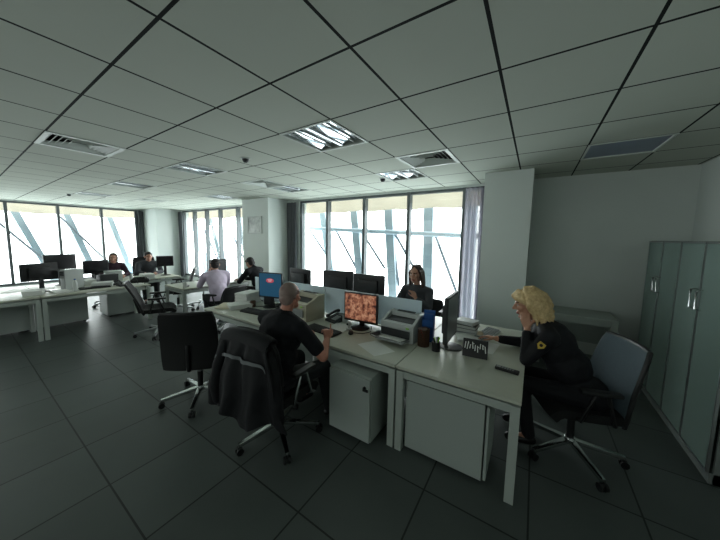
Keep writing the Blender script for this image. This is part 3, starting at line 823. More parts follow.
# --- blonde woman in uniform
WL = V((.42, 2.74, 0))
def rel(p): return V(p)-WL
J = dict(pelvis=rel((.40, 2.75, .56)), neck=rel((.095, 2.78, 1.045)), head=rel((-.015, 2.79, 1.19)),
    shL=rel((.145, 2.60, .985)), shR=rel((.15, 2.96, .985)), elL=rel((.005, 2.59, .765)), wrL=rel((-.005, 2.695, 1.00)),
    elR=rel((-.03, 3.00, .775)), wrR=rel((-.25, 2.925, .785)),
    hipL=rel((.38, 2.66, .54)), hipR=rel((.38, 2.84, .54)), kneeL=rel((-.02, 2.63, .545)), kneeR=rel((-.02, 2.86, .545)),
    ankL=rel((.06, 2.62, .09)), ankR=rel((.02, 2.88, .09)), toeL=rel((-.08, 2.61, .045)), toeR=rel((-.12, 2.88, .045)))
hf, hu = V((-.97, -.10, -.20)), V((-.2, 0, 1))
wom, B, so, bo = person('blonde woman in dark uniform leaning on the desk, chin on hand', WL, 0, J, hf, hu,
    dict(top='uniform', legs='uniform', topname='uniform_jacket'), .0055, 1.05, True,
    hands=[dict(w=J['wrL'], d=(-.25, .15, .9), n=(.3, .75, .1), thumb_side=-1, curl=(.5, .6, .6, .7)),
           dict(w=J['wrR'], d=(-1, -.08, .08), n=(0, -.15, -1), thumb_side=1, curl=(.25, .3, .35, .4))], skin='skin', wide=1.05, sleeves=.93, girth=1.25)
hc = J['head']; h = HP(B, hc, 1.05)
pr = [('ell', h(0, -.038, .048), (.090, .094, .088), B, 3), ('ell', h(0, -.060, -.02), (.090, .072, .085), B, 3), ('ell', h(0, .022, .078), (.078, .080, .052), B, 3), ('cap', h(-.074, .02, .05), .022, h(-.084, -.005, -.03), .018), ('cap', h(.074, .02, .05), .022, h(.084, -.005, -.03), .018)]
rnd = random.Random(3)
for k in range(64):                       # wavy locks falling to the shoulders
    a0 = PI*(.38+.60*rnd.random())*(1 if k % 2 else -1)
    x0, y0 = math.sin(a0)*.082, math.cos(a0)*.09-.03
    p = [h(x0*.55, y0*.6+.01, .110+.025*rnd.random()), h(x0*1.12, y0*1.05-.005, .055+.02*rnd.random())]
    L = rnd.uniform(.10, .21); z = .04
    for q in range(4):
        z -= L/4; f = 1.22+.10*math.sin(q*1.7+k)
        p.append(h(x0*f+rnd.uniform(-.014, .014), y0*f*.97+rnd.uniform(-.012, .012)-.006, z+rnd.uniform(-.008, .008)))
    rs = [.017, .019, .0165, .015, .013, .006]
    pr.append(('chain', p, rs))
for s in (-1, 1):                         # fringe swept back from the forehead
    for k in range(6):
        c0 = h(s*.010*k, .050-.004*k, .122-.005*k); c1 = h(s*(.018+.013*k), .098-.013*k, .082-.004*k); c2 = h(s*(.040+.010*k), .082-.016*k, .048-.010*k)
        pr.append(('chain', [c0, c1, c2], [.016, .0135, .008]))
hair_blob(wom, pr, 'blonde', .0052, 1)
# sleeve patch, collar, button flap
sl, el = J['shL'], J['elL']
pc = sl.lerp(el, .30)
pn = V((-.15, -1, .15)).normalized(); PBs = basis(pn, (el-sl)*-1)
pt = MB().ell(pc+pn*.062, (.036, .008, .044), PBs).build('sleeve_patch', MT['uniform'], wom); pt['label'] = 'round emblem patch on the sleeve'
MB().prism([pc+pn*.070+PBs@V(q) for q in ((-.024, 0, .026), (.024, 0, .026), (.026, 0, -.004), (0, 0, -.034), (-.026, 0, -.004))], pn*.006).build('emblem_shield', MT['gold'], pt, 0)
MB().cyl(pc+pn*.074+PBs@V((0, 0, .004)), pc+pn*.080+PBs@V((0, 0, .004)), .012).build('emblem_centre', MT['uniform'], pt)
MB().tube([J['neck']+V(q) for q in ((.03, -.075, .0), (.075, -.03, .02), (.08, .03, .02), (.03, .078, .0), (-.03, .06, -.035), (-.055, 0, -.06), (-.03, -.06, -.035), (.03, -.075, .0))], .016, 8).build('uniform_collar', MT['uniform'], wom)

# --- brunette behind screens (faces the camera side)
J = seated(sw=.185, lean=.10, headz=1.235, heady=.145, arms=dict(elL=(-.25, .24, .80), wrL=(-.10, .34, .92), elR=(.24, .25, .77), wrR=(.08, .42, .77)))
br, B, so, bo = person('long-haired brunette woman in charcoal top sitting behind the screens', (-1.39, 3.90, 0), R(176), J, (.08, 1, -.16), (0, .16, 1),
    dict(top='charcoal', legs='trousers'), .008, 1.08, True, hands=[dict(w=J['wrL'], d=(.35, .2, .9), n=(.3, .9, 0), thumb_side=-1), dict(w=J['wrR'], d=(-.3, .9, 0), n=(0, 0, -1), thumb_side=-1)], skin='skin3', sleeves=.95)
h = HP(B, J['head'], 1.08)
pr = [('ell', h(0, -.03, .045), (.082, .094, .082), B, 3), ('ell', h(0, -.06, -.03), (.075, .06, .10), B, 3)]
for s in (-1, 1):
    for k in range(6):
        pr += [('cap', h(s*.02, .03-.02*k, .115), .014, h(s*.080, .03-.018*k, .02), .016), ('cap', h(s*.080, .03-.018*k, .02), .016, h(s*.090, .01-.014*k, -.12), .018),
               ('cap', h(s*.090, .01-.014*k, -.12), .018, h(s*.10, .01-.01*k, -.27), .010)]
hair_blob(br, pr, 'brunette', .008, 1)

# --- man in lilac shirt
J = seated(sw=.20, lean=.20, headz=1.175, heady=.27, arms=dict(elL=(-.25, .40, .77), wrL=(-.08, .42, 1.0), elR=(.25, .40, .77), wrR=(.07, .44, 1.0)))
li, B, so, bo = person('grey-haired man in lilac shirt seen from behind, elbows on desk', (-4.90, 2.81, 0), R(74), J, (.05, 1, -.12), (0, .12, 1),
    dict(top='lilac', legs='trousers'), .009, 1.0, False, hands=[dict(w=J['wrL'], d=(.3, -.1, .95), n=(.8, -.5, 0), thumb_side=-1), dict(w=J['wrR'], d=(-.3, -.1, .95), n=(-.8, -.5, 0), thumb_side=1)], skin='skin3', wide=1.08, sleeves=.95)
h = HP(B, J['head'])
hair_blob(li, [('ell', h(0, -.03, .045), (.083, .092, .082), B, 3), ('ell', h(0, -.055, -.015), (.074, .06, .066), B, 3)], 'darkhair', .009, 2)
# --- dark-haired person beyond him
J = seated(sw=.19, lean=.20, headz=1.14, heady=.31, arms=dict(elL=(-.24, .38, .76), wrL=(-.08, .55, .77), elR=(.24, .38, .76), wrR=(.08, .55, .77)))
dk, B, so, bo = person('dark-haired person in black bending over a desk by the pictured column', (-4.93, 3.78, 0), R(100), J, (.05, .85, -.5), (0, .5, .85),
    dict(top='navy', legs='trousers'), .010, 1.0, False, hands=[dict(w=J['wrL'], d=(.1, 1, -.05), n=(0, 0, -1), thumb_side=1), dict(w=J['wrR'], d=(-.1, 1, -.05), n=(0, 0, -1), thumb_side=-1)], skin='skin3', sleeves=.95)
h = HP(B, J['head'])
hair_blob(dk, [('ell', h(0, -.028, .045), (.085, .096, .085), B, 3), ('ell', h(0, -.055, -.02), (.076, .062, .075), B, 3), ('ell', h(0, .05, .085), (.06, .04, .03), B, 3)], 'darkhair', .009, 2)
# --- two people at the far left desks
J = seated(sw=.17, lean=.12, headz=1.17, heady=.18, arms=dict(elL=(-.24, .26, .78), wrL=(-.10, .46, .775), elR=(.24, .26, .78), wrR=(.10, .46, .775)))
fw, B, so, bo = person('woman in dark maroon top sitting at the far left desks', (-8.48, 2.20, 0), R(-95), J, (.25, 1, -.12), (0, .12, 1),
    dict(top='maroon', legs='trousers'), .010, 1.0, True, hands=[dict(w=J['wrL'], d=(.2, 1, 0), n=(0, 0, -1), thumb_side=1), dict(w=J['wrR'], d=(-.2, 1, 0), n=(0, 0, -1), thumb_side=-1)], skin='skin3', sleeves=.95)
h = HP(B, J['head'])
hair_blob(fw, [('ell', h(0, -.03, .045), (.084, .094, .083), B, 3), ('ell', h(0, -.06, -.03), (.08, .06, .09), B, 3), ('cap', h(-.075, .02, .02), .018, h(-.07, -.01, -.09), .016), ('cap', h(.075, .02, .02), .018, h(.07, -.01, -.09), .016)], 'brunette', .009, 2)
J = seated(sw=.20, lean=.14, headz=1.17, heady=.20, arms=dict(elL=(-.25, .28, .78), wrL=(-.10, .48, .775), elR=(.25, .28, .78), wrR=(.10, .48, .775)))
fm, B, so, bo = person('dark-haired man in black top at the end of the far left desks', (-8.45, 2.93, 0), R(-105), J, (-.1, 1, -.25), (0, .25, 1),
    dict(top='charcoal', legs='trousers'), .010, 1.0, False, hands=[dict(w=J['wrL'], d=(.2, 1, 0), n=(0, 0, -1), thumb_side=1), dict(w=J['wrR'], d=(-.2, 1, 0), n=(0, 0, -1), thumb_side=-1)], skin='skin3', sleeves=.95)
h = HP(B, J['head'])
hair_blob(fm, [('ell', h(0, -.028, .045), (.084, .094, .083), B, 3), ('ell', h(0, -.055, -.015), (.075, .06, .07), B, 3)], 'darkhair', .009, 2)

# ------------------------------------------------------------------ jacket on the man's chair
jt = thing('jacket', 'black jacket with a grey reflective stripe draped over the chair back', 'jacket', (-1.80, 1.265, .2), R(4))
JZ = -.2
def jf(u, v, off=0.0):
    """u across, v 0 = front edge inside the back, 1 = hem behind"""
    s = 2*u-1
    if v < .14:                                     # over the top of the backrest
        k = v/.14; a = PI*(1-k)
        w = .255
        y = -.005+.062*math.cos(a); z = .965+.045*math.sin(a)-.10*max(0, .25-k)
    else:
        k = (v-.14)/.86
        w = .255+.185*k**.9
        fold = math.sin(s*9+1.2)*.022+math.sin(s*17+k*3)*.010
        y = -.070-.05*k-.02*math.sin(k*PI)+fold*k**.6*1.4 + .10*abs(s)**3*k
        z = .965-.655*k - .035*math.sin(s*6+.5)*k + .05*abs(s)*k
    z -= .035*abs(s)**2.5
    xx = s*w - .045*max(0, (v-.14)/.86) + .012*math.sin(v*11+s*3)
    return V((xx, y-off, z+JZ))
MB().sheet(lambda u, v: jf(u, v), 44, 40, -.014).build('jacket_body', MT['jacket'], jt, 75)
def stripe(u, v):
    return jf(.04+.92*u, .30+.034*v+.03*(2*u-1)**2, .018)
MB().sheet(stripe, 40, 2, .003).build('reflective_stripe', MT['reflect'], jt, 75)
for sg in (-1, 1):
    q = MB()
    yo = .0 if sg < 0 else .05
    pts = [V((sg*.225, -.05+yo, .89+JZ)), V((sg*.285, -.08+yo, .70+JZ)), V((sg*.325, -.09+yo, .52+JZ)), V((sg*.325, -.07+yo, .39+JZ))]
    q.chain(pts, [.045, .05, .047, .043])
    so_ = link('sleeve', blob(q, .012, 4), MT['jacket'], jt, 60)
MB().tube([jf(u/10, .10, .012) for u in range(2, 9)], .026, 10).build('collar', MT['jacket'], jt)

# ------------------------------------------------------------------ things on the desks
def monitor(label, x, y, rotz, w, h_, zc, scr, case='black', z=DZ, tilt=0, grp='desktop monitors', marks=None):
    """screen faces -Y locally"""
    t = thing('computer_monitor', label, 'monitor', (x, y, z+.0015), rotz, grp)
    MB().lathe([(.001, 0), (.105, 0), (.108, .008), (.05, .018), (.001, .02)]).build('stand_base', MT[case], t)
    MB().box((0, .045, (zc-z)*.5+.0), (.06, .025, zc-z), None, .008).build('stand_neck', MT[case], t)
    T = Matrix.Translation((0, 0, zc-z)) @ Matrix.Rotation(tilt, 4, 'X')
    cs = MB().box((0, .012, 0), (w, .034, h_), None, .008); cs.box((0, .042, -.01), (w*.62, .04, h_*.62), None, .014)
    co = cs.build('case', MT[case], t, 40, T)
    d = MB().box((0, -.0062, .004), (w-.032, .003, h_-.040)).build('display', MT[scr] if isinstance(scr, str) else scr, t, 0, T)
    if marks: marks(d, T)
    return t
def keyboard(label, x, y, rotz, m='black', z=DZ):
    t = thing('keyboard', label, 'keyboard', (x, y, z+.001), rotz, 'desk keyboards')
    MB().box((0, 0, .010), (.43, .15, .018), (R(3), 0, 0), .005).build('keyboard_case', MT[m], t)
    k = MB()
    for r_ in range(5):
        for c_ in range(15): k.box((-.196+.028*c_, -.052+.026*r_, .0215+.0013*r_), (.023, .021, .006), (R(3), 0, 0))
    k.build('keys', MT['dark'] if m == 'black' else MT['grey'], t, 0)
def mouse(label, x, y, rotz, m='black', z=DZ):
    o = blob(MB().ell((0, 0, .008), (.030, .052, .026)), .006, 2)
    for v in o.vertices: v.co.z = max(v.co.z, -.0)
    o = link('computer_mouse', o, MT[m], None, 60); o.location = (x, y, z+.002); o.rotation_euler = (0, 0, rotz)
    tag(o, label, 'mouse')
def sheet(label, x, y, rotz, w=.21, d=.297, n=1, z=DZ, m='paper', name='sheet_of_paper', h_=None, cat='paper'):
    mb = MB(); hh = h_ or .0012
    for k in range(n): mb.box((random.uniform(-.008, .008)*(k > 0), random.uniform(-.008, .008)*(k > 0), hh*(k+.5)), (w, d, hh), (0, 0, random.uniform(-.06, .06)*(k > 0)))
    o = mb.build(name, MT[m], None, 0); o.location = (x, y, z+.001); o.rotation_euler = (0, 0, rotz)
    return tag(o, label, cat)
def book(label, x, y, rotz, w, d, hh, m, z=DZ, name='folder', cat='folder'):
    t = thing(name, label, cat, (x, y, z+.001), rotz)
    MB().box((0, 0, hh/2), (w-.008, d-.01, hh-.006)).build('pages', MT['paper'], t, 0)
    c = MB(); c.box((0, 0, .0015), (w, d, .003)); c.box((0, 0, hh-.0015), (w, d, .003)); c.box((-w/2+.0015, 0, hh/2), (.003, d, hh))
    c.build('cover', MT[m], t, 0); return t
def desk_phone(label, x, y, rotz, z=DZ, m='dark'):
    t = thing('desk_telephone', label, 'telephone', (x, y, z+.001), rotz, 'desk telephones')
    MB().prism([(-.09, -.10, 0), (-.09, .10, 0), (-.09, .10, .07), (-.09, -.10, .025)], (.18, 0, 0), .006).build('phone_body', MT[m], t)
    MB().chain([(-.055, -.085, .065), (-.055, -.05, .08), (-.055, .05, .105), (-.055, .09, .10)], [.022, .016, .016, .022]).build('handset', MT[m], t, 60)
    k = MB()
    for a in range(3):
        for b_ in range(4): k.box((.005+.026*a, -.06+.026*b_, .038+.0062*b_+.0), (.018, .016, .012))
    k.build('keypad', MT['lgrey'], t, 0)
    MB().box((.035, .07, .072), (.09, .045, .01), (R(13), 0, 0)).build('phone_display', MT['grey'], t, 0)
def cup(label, x, y, m='lgrey', r=.038, hh=.09, z=DZ):
    t = thing('mug', label, 'mug', (x, y, z+.001), random.uniform(0, 6))
    MB().lathe([(.001, 0), (r*.85, 0), (r, .01), (r, hh), (r-.004, hh), (r-.005, .01), (.001, .008)]).build('cup', MT[m], t)
    MB().tube([(r-.003, 0, hh*.8), (r+.02, 0, hh*.75), (r+.026, 0, hh*.5), (r+.018, 0, hh*.25), (r-.003, 0, hh*.22)], .005, 8).build('handle', MT[m], t)
def pen_cup(label, x, y, r, hh, m, pens, z=DZ, wire=False):
    t = thing('pen_cup', label, 'pen cup', (x, y, z+.001))
    if wire:
        q = MB()
        for k in range(9): q.lathe([(r, hh*k/8-.0015+.002), (r+.0025, hh*k/8+.002), (r, hh*k/8+.0035)])
        for k in range(24):
            a = 2*PI*k/24; q.cyl((r*math.cos(a), r*math.sin(a), 0), (r*math.cos(a), r*math.sin(a), hh), .0022, n=6)
        q.lathe([(.001, 0), (r, 0), (r, .004), (.001, .004)]); q.build('wire_basket', MT[m], t)
    else:
        MB().lathe([(.001, 0), (r, 0), (r, hh), (r-.004, hh), (r-.004, .006), (.001, .006)]).build('cup', MT[m], t)
    for i, (pm, L) in enumerate(pens):
        a = 2*PI*i/len(pens); b0 = V((math.cos(a+2.6)*r*.35, math.sin(a+2.6)*r*.35, .012)); b1 = V((math.cos(a)*r*.78, math.sin(a)*r*.78, L))
        p = thing('pen', 'marker pen standing in %s' % label, 'pen', (x, y, z+.001), 0, 'pens in %s' % label)
        MB().cyl(b0, b0.lerp(b1, .68), .0065, n=10).build('barrel', MT[pm], p)
        MB().cyl(b0.lerp(b1, .68), b1, .0075, .0065, n=10).build('cap', MT['black'] if i % 2 else MT[pm], p)
def printer(label, x, y, rotz, w, d, hh, m, z=DZ, tray=True):
    t = thing('printer', label, 'printer', (x, y, z+.001), rotz)
    MB().box((0, .02, hh*.36), (w, d-.04, hh*.72), None, .012).build('printer_body', MT[m], t)
    top = MB(); top.prism([(-w/2, -d/2+.05, hh*.72), (-w/2, d/2, hh*.72), (-w/2, d/2, hh), (-w/2, d*.18, hh*.97), (-w/2, -d*.12, hh*.80)], (w*.08, 0, 0), .004)
    top.prism([(w/2, -d/2+.05, hh*.72), (w/2, d/2, hh*.72), (w/2, d/2, hh), (w/2, d*.18, hh*.97), (w/2, -d*.12, hh*.80)], (-w*.08, 0, 0), .004)
    top.box((0, d*.36, hh*.85), (w*.9, d*.26, hh*.28), None, .008); top.build('top_cover', MT[m], t)
    MB().box((0, .0, hh*.735), (w*.82, d*.5, .012), (R(10), 0, 0)).build('output_slot', MT['black'], t, 0)
    MB().box((0, d*.38, hh+.002), (w*.55, d*.14, .008), None, .003).build('rear_lid', MT['black'], t, 0)
    MB().box((0, -d/2+.012, hh*.36), (w*.86, .012, hh*.30), None, .004).build('front_panel', MT['dark'] if m == 'lgrey' else MT['grey'], t)
    if tray:
        MB().box((0, -d/2-.045, hh*.16), (w*.84, .15, .016), (R(-6), 0, 0), .005).build('paper_tray', MT['grey'], t)
        MB().box((0, -d/2-.03, hh*.16+.012), (w*.66, .13, .006), (R(-6), 0, 0)).build('paper', MT['paper'], t, 0)
    MB().box((w*.36, -d/2+.016, hh*.62), (.03, .01, .012)).build('button', MT['green'], t, 0)

def bluemarks(d, T):
    MB().ell((.0, -.010, .07), (.070, .0025, .034)).build('screen_logo', MT['redmark'], d, 40, T)
    l = MB()
    for k in range(3): l.box((0, -.0135, .085-.014*k), (.075-.015*k, .002, .006))
    l.build('logo_lettering', MT['palemark'], d, 0, T)
monitor('lit monitor showing an orange-brown photograph, in front of the pointing man', -1.585, 2.545, R(4), .42, .335, .960, 'picture')
monitor('monitor with blue screen and red logo at the left end of the near desk row', -3.13, 2.56, R(14), .40, .37, 1.04, 'bluescr', marks=bluemarks)
monitor('black monitor back behind the screens, leftmost of the three', -3.06, 3.10, R(178), .46, .30, 1.09, 'offscr')
monitor('black monitor back behind the screens, middle of the three', -2.31, 3.10, R(196), .46, .34, 1.10, 'offscr')
monitor('black monitor back behind the screens, nearest the brunette woman', -1.80, 3.10, R(183), .46, .30, 1.11, 'offscr')
monitor('dark monitor seen edge-on facing the blonde woman', -.60, 2.60, R(91), .42, .42, 1.02, 'greyscr', case='dark')

printer('grey-white laser printer next to the frosted screen, beside the pen holders', -1.085, 2.545, R(-3), .36, .30, .25, 'lgrey')
printer('boxy beige printer left of the frosted screen, near the man\'s head', -2.40, 2.47, R(-4), .42, .36, .30, 'beige', tray=False)
keyboard('black keyboard on the pointing man\'s desk', -1.86, 2.22, R(-6))
keyboard('black keyboard below the blue-screen monitor', -3.05, 2.24, R(6))
mouse('dark stapler-sized mouse on the desk beside the man\'s raised hand', -1.565, 2.33, R(30))
mouse('dark mouse beside the keyboard below the blue-screen monitor', -2.72, 2.20, R(-10))
sheet('white sheet of paper on the desk edge in front of the grey-white printer', -1.17, 2.16, R(-28), .30, .22)
sheet('white paper lying under the lit monitor', -1.78, 2.42, R(12), .21, .26, 4)
book('black notebook between the lit monitor and the grey-white printer', -1.30, 2.50, R(-20), .10, .20, .02, 'black', name='notebook', cat='notebook')
desk_phone('dark desk telephone left of the lit monitor, by the frosted screen', -1.97, 2.60, R(-12))
cup('pale mug beside the lit monitor\'s base', -1.84, 2.62, 'lgrey')
# webcam-like white device and cables
t = thing('desk_webcam', 'small white webcam gadget at the foot of the lit monitor', 'webcam', (-1.66, 2.43, DZ+.001))
MB().lathe([(.001, 0), (.035, 0), (.03, .012), (.010, .02), (.010, .045), (.001, .045)]).build('foot', MT['lgrey'], t)
MB().ell((0, 0, .068), .030).build('camera_ball', MT['lgrey'], t); MB().cyl((0, -.025, .068), (0, -.034, .068), .012).build('lens', MT['black'], t)
o = MB().tube([(-1.64, 2.40, DZ+.006), (-1.56, 2.36, DZ+.005), (-1.46, 2.40, DZ+.005), (-1.42, 2.50, DZ+.005), (-1.50, 2.66, DZ+.005)], .0035, 6).build('cable', MT['black']); tag(o, 'black cable looping in front of the lit monitor', 'cable')

# blue box, wire holder, pen cup, calendar, handset on the woman's desk
t = thing('document_holder', 'bright blue upright document holder beside the grey-white printer', 'document holder', (-.835, 2.64, DZ+.001), R(8))
q = MB()
q.box((0, .045, .15), (.11, .004, .30)); q.box((-.053, 0, .12), (.004, .09, .24)); q.box((.053, 0, .12), (.004, .09, .24)); q.box((0, -.045, .11), (.11, .004, .22)); q.box((0, 0, .003), (.11, .09, .006))
q.build('holder', MT['blue'], t, 0)
MB().box((.0, .012, .14), (.095, .03, .265)).build('documents', MT['blue'], t, 0)
pen_cup('brown wire basket pen holder below the blue document holder', -.825, 2.48, .053, .165, 'brown', [('dark', .18), ('black', .17), ('red', .165)], wire=True)
pen_cup('black pen cup with green and yellow markers', -.690, 2.43, .038, .085, 'black', [('green', .13), ('yellow', .125), ('green', .115), ('black', .12), ('lgrey', .14)])
t = thing('desk_calendar', 'dark tent-shaped desk calendar with white figures, by the blonde woman\'s hand', 'calendar', (-.375, 2.53, DZ+.001), R(6))
MB().prism([(-.10, -.055, 0), (-.10, .055, 0), (-.10, .006, .145), (-.10, -.006, .145)], (.20, 0, 0), .002).build('calendar_stand', MT['black'], t, 0)
q = MB(); tl = math.atan2(.049, .145)
rn = random.Random(5)
for k in range(9):
    hh = rn.uniform(.035, .07); zz = .085+rn.uniform(-.012, .015); xx = -.08+.02*k
    yy = -.055+.049*zz/.145-.0015
    q.box((xx, yy, zz), (.007, .002, hh), (-tl, rn.uniform(-.15, .15), 0)); 
    if k % 2: q.box((xx+.006, yy, zz+hh*.3), (.009, .002, .006), (-tl, 0, 0))
q.build('white_figures', MT['paper'], t, 0)
t = thing('cordless_handset', 'black cordless phone handset lying on the blonde woman\'s desk', 'handset', (-.115, 2.365, DZ+.001), R(-8))
MB().box((0, 0, .012), (.165, .048, .024), None, .009).build('handset_body', MT['black'], t)
q = MB()
for a in range(5):
    for b_ in (-1, 0, 1): q.box((-.03+.018*a, b_*.012, .0245), (.011, .008, .003))
q.build('keypad', MT['grey'], t, 0)
MB().box((-.058, 0, .0245), (.03, .032, .002)).build('display', MT['grey'], t, 0)
# clutter behind the side monitor
for k, (m, w, d) in enumerate((('grey', .24, .20), ('lgrey', .22, .19), ('dark', .23, .20), ('lgrey', .20, .17))):
    book(['grey folder at the bottom of the stack behind the edge-on monitor', 'pale folder second in the stack behind the edge-on monitor', 'dark folder third in the stack behind the edge-on monitor', 'pale folder topmost of the stack behind the edge-on monitor'][k],
         -.56, 3.10, R(14-9*k), w, d, .035, m, DZ+.037*k)
sheet('white papers heaped left of the folder stack, on the blonde woman\'s desk', -.52, 2.96, R(20), .21, .297, 8, h_=.003, name='paper_stack', cat='papers')
sheet('white paper under the blonde woman\'s outstretched hand', -.34, 2.80, R(-6), .21, .297, 2)
t = thing('tape_dispenser', 'clear tape dispenser near the blonde woman\'s fingers', 'tape dispenser', (-.40, 3.02, DZ+.001), R(20))
MB().prism([(-.07, -.02, 0), (.07, -.02, 0), (.06, -.02, .02), (0, -.02, .035), (-.06, -.02, .03)], (0, .04, 0), .003).build('dispenser_body', MT['lgrey'], t)
MB().cyl((-.01, -.011, .045), (-.01, .011, .045), .03, n=24).build('tape_roll', MT['paper2'], t)
keyboard('pale keyboard in front of the edge-on monitor', -.36, 2.72+.45, R(80), 'lgrey')
cup('white mug by the window end of the blonde woman\'s desk', -.72, 3.30, 'lgrey')
# brunette's desk + D4
for k in range(3):
    book('%s binder lying on the brunette\'s desk by the screen end' % ('lowest', 'middle', 'topmost')[k], -1.05, 3.0+.01*k, R(3*k), .24, .30, .04, ('dark', 'lgrey', 'grey')[k], DZ+.042*k)
sheet('papers on the desk behind the left frosted screen', -2.75, 3.15, .3, n=10, h_=.004, name='paper_stack', cat='papers')

# left end of the near row: heaps of paper
random.seed(21)
sheet('tall untidy stack of papers at the left end of the near desk row', -3.60, 2.52, R(12), .22, .30, 28, h_=.006, name='paper_stack', cat='papers')
sheet('low stack of papers in front of the tall untidy stack', -3.45, 2.28, R(-20), .22, .30, 12, h_=.005, name='paper_stack', cat='papers')
sheet('cream papers at the corner of the near desk row\'s left end', -3.66, 2.20, R(35), .21, .297, 6, h_=.003, m='paper2', name='paper_stack', cat='papers')
t = thing('archive_box', 'white upright box left of the blue-screen monitor', 'box', (-3.50, 2.93, DZ+.001), R(5))
MB().box((0, 0, .15), (.10, .26, .30), None, .003).build('box_body', MT['paper'], t, 0); MB().cyl((0, -.131, .22), (0, -.134, .22), .016).build('finger_hole', MT['dark'], t)
desk_phone('dark telephone between the blue-screen monitor and beige printer', -2.83, 2.56, R(-10))
cup('brown mug in front of the blue-screen monitor', -3.32, 2.40, 'brown')
# small rack of letter trays (black wire) with papers
t = thing('letter_tray', 'black wire letter tray on the far side of the near desk row\'s left end', 'letter tray', (-3.60, 3.24, DZ+.001), R(4))
q = MB()
for z in (.03, .11, .19):
    for k in range(7): q.cyl((-.15+.05*k, -.12, z), (-.15+.05*k, .12, z), .004, n=6)
    for a in (-1, 1): q.cyl((-.16, a*.12, z), (.16, a*.12, z), .005, n=6)
for a in (-1, 1):
    for c_ in (-1, 1): q.cyl((a*.155, c_*.12, 0), (a*.155, c_*.12, .23), .006, n=6)
q.build('wire_rack', MT['black'], t)
for z in (.036, .116): MB().box((0, 0, z+.01), (.29, .21, .02)).build('paper', MT['paper'], t, 0)
sheet('papers by the wire letter tray', -3.15, 3.35, R(-15), n=9, h_=.004, name='paper_stack', cat='papers')

# lilac man's desk
o = MB().box((0, 0, .007), (.075, .15, .012), None, .005).build('mobile_phone', MT['black']); o.location = (-5.72, 2.62, DZ+.001); o.rotation_euler = (0, 0, R(60)); tag(o, 'black mobile phone on the lilac man\'s desk', 'phone')
sheet('papers on the lilac man\'s desk', -5.85, 3.0, R(70), n=3)
cup('white cup at the corner of the lilac man\'s desk', -5.55, 2.50, 'paper', .036, .11)
monitor('black monitor back on the far end of the lilac man\'s desk', -6.05, 3.45, R(-80), .44, .30, 1.05, 'offscr')

# far left desks: monitors, towers, papers
monitor('dark monitor at the left picture edge on the far left desks', -7.10, .86, R(-78), .46, .30, 1.07, 'offscr')
monitor('black monitor back behind the white tower on the far left desks', -7.70, 1.22, R(100), .46, .30, 1.18, 'offscr')
monitor('black monitor back left of the woman in maroon', -7.72, 1.74, R(95), .42, .28, 1.04, 'offscr')
monitor('black monitor beside the dark-haired man at the far left', -7.72, 3.04, R(75), .36, .26, 1.08, 'offscr')
t = thing('computer_tower', 'white computer tower standing on the far left desk', 'computer', (-7.05, 1.25, DZ+.001), R(12))
MB().box((0, 0, .18), (.16, .26, .36), None, .006).build('tower_case', MT['lgrey'], t)
MB().box((.0, -.133, .18), (.15, .008, .345), None, .003).build('front_bezel', MT['grey'], t)
for a in (.31, .27): MB().box((0, -.139, a), (.13, .004, .03)).build('drive_bay', MT['dark'], t, 0)
rr = random.Random(11)
pl = ['stack of papers at the picture edge on the far left desk', 'white papers beside the white computer tower', 'papers heaped in the middle of the far left desk', 'thin papers by the far left desk corner', 'white papers before the dark-haired man', 'papers on the window-side far left desk']
for (xx, yy, n), l in zip(((-6.85, .75, 12), (-6.78, 1.05, 4), (-6.95, 1.64, 14), (-6.72, 2.08, 3), (-7.45, 2.55, 18), (-7.55, 1.55, 14)), pl):
    sheet(l, xx, yy, rr.uniform(0, 3), .22, .30, n, h_=.006, name='paper_stack', cat='papers')
keyboard('keyboard on the far left desk beside the computer tower', -6.82, 1.50, R(88))
keyboard('dark keyboard near the end of the far left desk', -6.95, 2.02, R(80))
desk_phone('dark telephone on the far left desk between paper heaps', -6.72, 1.90, R(95))
t = thing('handbag', 'black bag with loop handles on the end of the far left desk', 'bag', (-6.80, 2.20+.0, DZ+.001), R(80))
q = MB(); q.cap((-.12, 0, .055), .05, (.12, 0, .055), .05); q.cap((-.09, 0, .10), .04, (.09, 0, .10), .04)
mm = blob(q, .012, 4)
for v in mm.vertices: v.co.z = max(v.co.z, 0)
link('bag_body', mm, MT['black'], t, 60)
MB().tube([(-.08, -.03, .12), (-.07, -.10, .10), (-.05, -.14, -.02), (.0, -.15, -.10), (.05, -.14, -.02), (.07, -.10, .10), (.08, -.03, .12)], .006, 8).build('strap', MT['black'], t)

# small clutter
def box_thing(name, label, cat, x, y, z, s, m, rz=0, lid=None):
    t = thing(name, label, cat, (x, y, z+.001), rz)
    MB().box((0, 0, s[2]*.42), (s[0], s[1], s[2]*.84), None, .004).build('box_body', MT[m], t)
    MB().box((0, 0, s[2]*.92), (s[0]+.006, s[1]+.006, s[2]*.16), None, .004).build('box_lid', MT[lid or m], t)
def bottle(label, x, y, m, hh=.22, r=.032, z=DZ):
    t = thing('bottle', label, 'bottle', (x, y, z+.001))
    MB().lathe([(.001, 0), (r, 0), (r, hh*.62), (r*.4, hh*.82), (r*.4, hh*.9), (.001, hh*.9)]).build('bottle_body', MT[m], t)
    MB().cyl((0, 0, hh*.9), (0, 0, hh), r*.45).build('bottle_cap', MT['blue'], t)
bottle('plastic water bottle on the far left desk beside the white tower', -6.72, 1.22, 'lgrey')
bottle('bottle on the far left desk near the end with the bag', -7.15, 2.16, 'lgrey', .20)
bottle('bottle by the wire letter tray on the main desks', -3.40, 3.0, 'lgrey', .22)
box_thing('file_box', 'dark file box on the far left desk between tower and papers', 'box', -7.19, 1.78, DZ, (.16, .30, .20), 'dark', R(8))
